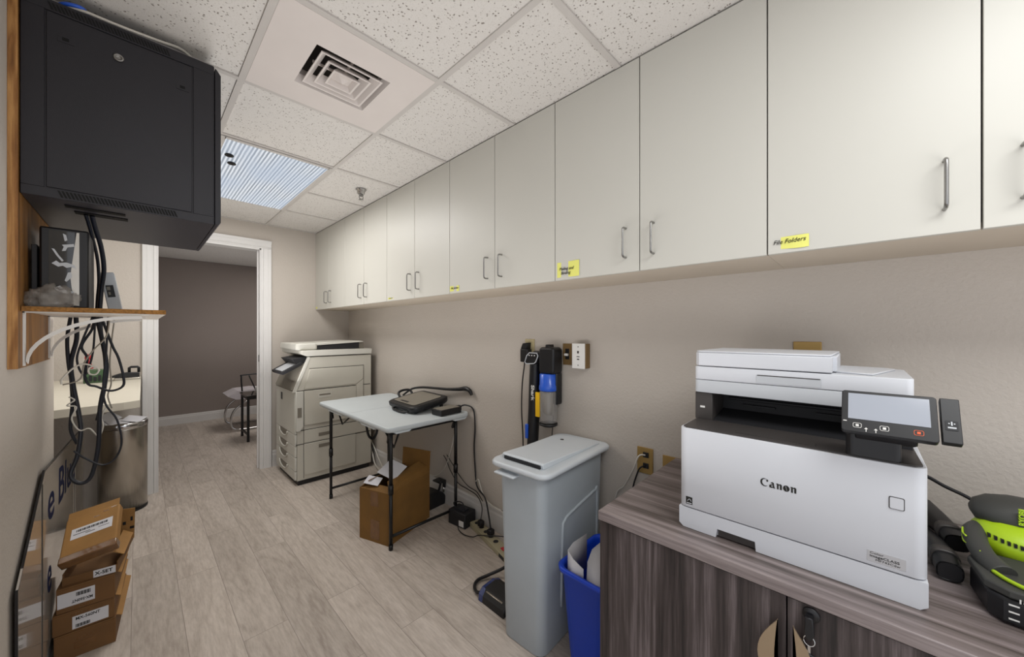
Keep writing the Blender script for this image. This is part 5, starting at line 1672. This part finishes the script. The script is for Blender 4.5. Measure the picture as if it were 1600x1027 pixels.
p.prism([(3.30, 0.10), (3.30, 0.64), (3.612, 0.80), (3.768, 0.74), (3.768, 0.10)], -0.2535, -0.2500, 'x')
single('leaning_board', p, M_SIGN, 'pointed pale board leaning behind the toner boxes past the sign lettering', 'board')

STK = rad(-3)
bxs = [(0.0, 0.113, -0.246, 0.178, 'brown toner carton at the bottom of the stack by the left wall', 'toner'),
       (0.115, 0.204, -0.250, 0.178, 'brown toner carton with a white barcode label, second from the bottom of the stack', 'toner'),
       (0.206, 0.312, -0.240, 0.170, 'brown toner carton with an upside-down white label, third from the bottom of the stack', 'toner')]
for k, (z0, z1, x0, wd, lb, _) in enumerate(bxs):
    rz = rad((-4, -3, -5)[k])
    t = thing('toner_box', lb, 'box', (x0, 2.455, z0), rz, 'brown cartons stacked by the left wall')
    h_ = z1 - z0
    part('carton', MB().box(0, wd, 0, 0.40, 0.0, h_, bev=0.0015, seg=1), M_CARD, t, local=True)
    p = MB()
    p.prism([(wd, h_ - 0.002), (wd + 0.018, h_ - 0.012), (wd + 0.019, h_ - 0.010), (wd, h_)], 0.02, 0.38, 'y')
    part('flap', p, M_CARD2, t, local=True)
    part('seam_line', MB().box(0.004, wd - 0.004, -0.0006, 0.0, h_ - 0.008, h_ - 0.006), M_TAPE, t, local=True)
    if k == 1:
        lbp = part('label', MB().box(0.055, 0.160, -0.0012, -0.0004, 0.008, 0.062), M_PAPER, t, 'white label', local=True)
        lettering('label_text', 'MX-560NT', 0.017, frame('-y', (0.064, -0.0014, 0.044)), M_INK, lbp, width=0.07, depth=0.0002, bold=0.0004, local=True)
        q = MB()
        for j in range(14):
            q.box(0.064 + 0.003 * j, 0.0655 + 0.003 * j + 0.0006 * (j % 3), -0.0016, -0.0012, 0.012, 0.026)
        part('barcode', q, M_INK, lbp, local=True)
    if k == 2:
        lbp = part('label', MB().box(0.004, 0.110, -0.0012, -0.0004, 0.022, 0.082), M_PAPER, t, 'white label', local=True)
        lettering('label_text', 'MX-560NT', 0.016, frame('-y', (0.104, -0.0014, 0.044), pi), M_INK, lbp, width=0.06, depth=0.0002, bold=0.0004, local=True)
        q = MB()
        for j in range(14):
            q.box(0.056 + 0.003 * j, 0.0575 + 0.003 * j + 0.0006 * (j % 3), -0.0016, -0.0012, 0.058, 0.074)
        part('barcode', q, M_INK, lbp, local=True)
    if k == 0:
        lettering('print', 'SHARP', 0.014, frame('-y', (0.062, -0.0006, 0.072)), M_TAPE, t, width=0.06, depth=0.0002, bold=0.0006, local=True)
        part('print_block', MB().box(0.055, 0.120, -0.0008, 0.0, 0.035, 0.062), M_TAPE, t, local=True)
    else:
        lettering('print', 'SHARP', 0.012, frame('-y', (0.05, -0.0006, h_ - 0.022 if k == 1 else 0.006)), M_TAPE, t, width=0.055, depth=0.0002, bold=0.0006, local=True)
# opened carton and padded mailer on top
t = thing('open_carton', 'opened light brown carton with slotted flaps near the top of the stack', 'box', (-0.225, 2.47, 0.313), rad(-8))
p = MB()
p.box(0, 0.165, 0, 0.004, 0.0, 0.035).box(0, 0.165, 0.36, 0.364, 0.0, 0.05).box(0, 0.004, 0.004, 0.36, 0.0, 0.05).box(0.161, 0.165, 0.004, 0.36, 0, 0.05).box(0.004, 0.161, 0.004, 0.36, 0, 0.004)
part('tray', p, M_CARD, t, local=True)
p = MB()
p.loft([[(0.165, 0.02, 0.05), (0.165, 0.20, 0.05), (0.163, 0.20, 0.048), (0.163, 0.02, 0.048)], [(0.185, 0.0, 0.075), (0.185, 0.20, 0.085), (0.182, 0.20, 0.083), (0.182, 0.0, 0.073)], [(0.150, 0.0, 0.098), (0.150, 0.2, 0.11), (0.149, 0.2, 0.108), (0.149, 0.0, 0.096)]], smooth=False)
part('flap', p, M_CARD2, t, local=True)
p = MB()
p.prism([(0.10, 0.05), (0.185, 0.05), (0.188, 0.20), (0.105, 0.21)], 0.22, 0.224, 'y')
uf = part('upright_flap', p, M_CARD2, t, local=True)
q = MB()
q.box(0.116, 0.126, 0.2185, 0.22, 0.10, 0.145).box(0.145, 0.156, 0.2185, 0.22, 0.125, 0.14).box(0.172, 0.180, 0.2185, 0.22, 0.14, 0.16).box(0.17, 0.185, 0.2185, 0.22, 0.10, 0.112)
part('slot_hole', q, M_RACK2, uf, local=True)
lbp = part('label', MB().box(0.09, 0.158, -0.0012, -0.0002, 0.002, 0.034), M_PAPER, t, 'white label', local=True)
lettering('label_text', 'X-SET', 0.020, frame('-y', (0.095, -0.0014, 0.012)), M_INK, lbp, width=0.055, depth=0.0002, bold=0.0006, local=True)
t = thing('padded_package', 'flat brown taped package tilted on top of the carton stack', 'package', (-0.232, 2.45, 0.395))
Mk = Matrix.Translation((-0.225, 2.462, 0.388)) @ Euler((rad(32), rad(-12), rad(-10))).to_matrix().to_4x4()
pk = part('wrapper', MB().box(0, 0.175, 0, 0.225, 0.0, 0.040, bev=0.006, M=Mk), M_CARD2, t)
part('tape', MB().box(-0.001, 0.176, -0.0015, 0.035, -0.001, 0.0412, bev=0.005, M=Mk), M_TAPE, pk, 'crinkled shiny tape')
part('flap', MB().box(0.004, 0.171, 0.224, 0.262, 0.034, 0.037, M=Mk), M_CARD2, pk)
lbp = part('label', MB().box(0.025, 0.155, 0.105, 0.160, 0.040, 0.041, M=Mk), M_PAPER, pk, 'white address label')
q = MB()
for j in range(22):
    q.box(0.040 + 0.0046 * j, 0.0422 + 0.0046 * j + 0.0008 * (j % 3), 0.138, 0.150, 0.041, 0.0413, M=Mk)
q.box(0.032, 0.085, 0.126, 0.129, 0.041, 0.0413, M=Mk).box(0.070, 0.10, 0.118, 0.121, 0.041, 0.0413, M=Mk).box(0.11, 0.145, 0.126, 0.128, 0.041, 0.0413, M=Mk)
part('barcode', q, M_INK, t)
q = MB()
for a, b in ((0.09, 0.19), (0.12, 0.205), (0.145, 0.215)):
    q.box(a, a + 0.018, b, b + 0.004, 0.0402, 0.0406, M=Mk)
part('print', q, M_TAPE, t)

# ------------------------------------------------------------------ next room
t = thing('lounge_chair', 'chrome framed chair with a pale cushion in the next room', 'chair', (1.2, 6.6, 0))
for y in (6.35, 6.85):
    p = MB()
    p.tube([(1.10, y, 0.42), (0.95, y, 0.30), (0.91, y, 0.14), (0.97, y, 0.03), (1.25, y, 0.018), (1.55, y, 0.018), (1.62, y, 0.05), (1.70, y, 0.40), (1.62, y, 0.80)], 0.014, n=8)
    part('side_frame', p, M_CHROME, t)
p = MB()
p.loft([[(x, 6.36 + dy, z) for x, z in ((0.88, 0.50), (1.0, 0.56), (1.20, 0.57), (1.50, 0.53), (1.50, 0.45), (1.10, 0.44), (0.97, 0.45))] for dy in (0.0, 0.48)], smooth=False)
part('cushion', p, M_CUSH, t)
p = MB()
p.tube([(1.04, 6.36, 0.56), (1.03, 6.36, 0.76), (1.06, 6.36, 0.79), (1.45, 6.36, 0.80), (1.60, 6.36, 0.80)], 0.010, n=8)
p.tube([(1.20, 6.36, 0.56), (1.12, 6.36, 0.78)], 0.008, n=8)
part('armrest', p, M_LEG, t)
t = thing('side_table', 'small dark glass top table with square legs in the next room', 'table', (1.18, 5.75, 0))
part('glass_top', MB().box(0.96, 1.46, 5.62, 6.05, 0.575, 0.592, bev=0.002), M_GLASS, t)
for x in (0.985, 1.435):
    for y in (5.645, 6.025):
        part('leg', MB().box(x - 0.013, x + 0.013, y - 0.013, y + 0.013, 0, 0.575), M_LEG, t)
p = MB()
p.box(0.985, 1.435, 5.635, 5.655, 0.54, 0.573).box(0.975, 0.995, 5.65, 6.02, 0.54, 0.573).box(0.975, 0.995, 5.65, 6.02, 0.08, 0.10)
part('rail', p, M_LEG, t)
single('white_mug', MB().lathe([(0.028, 0.593), (0.034, 0.596), (0.036, 0.68), (0.032, 0.68), (0.030, 0.60), (0.01, 0.60)], (1.12, 5.78, 0), 20), M_WHT, 'small white cup on the dark glass side table', 'cup')

# smooth shading by angle for the curved parts is set per face; keep normals tidy
for me in bpy.data.meshes:
    me.validate()
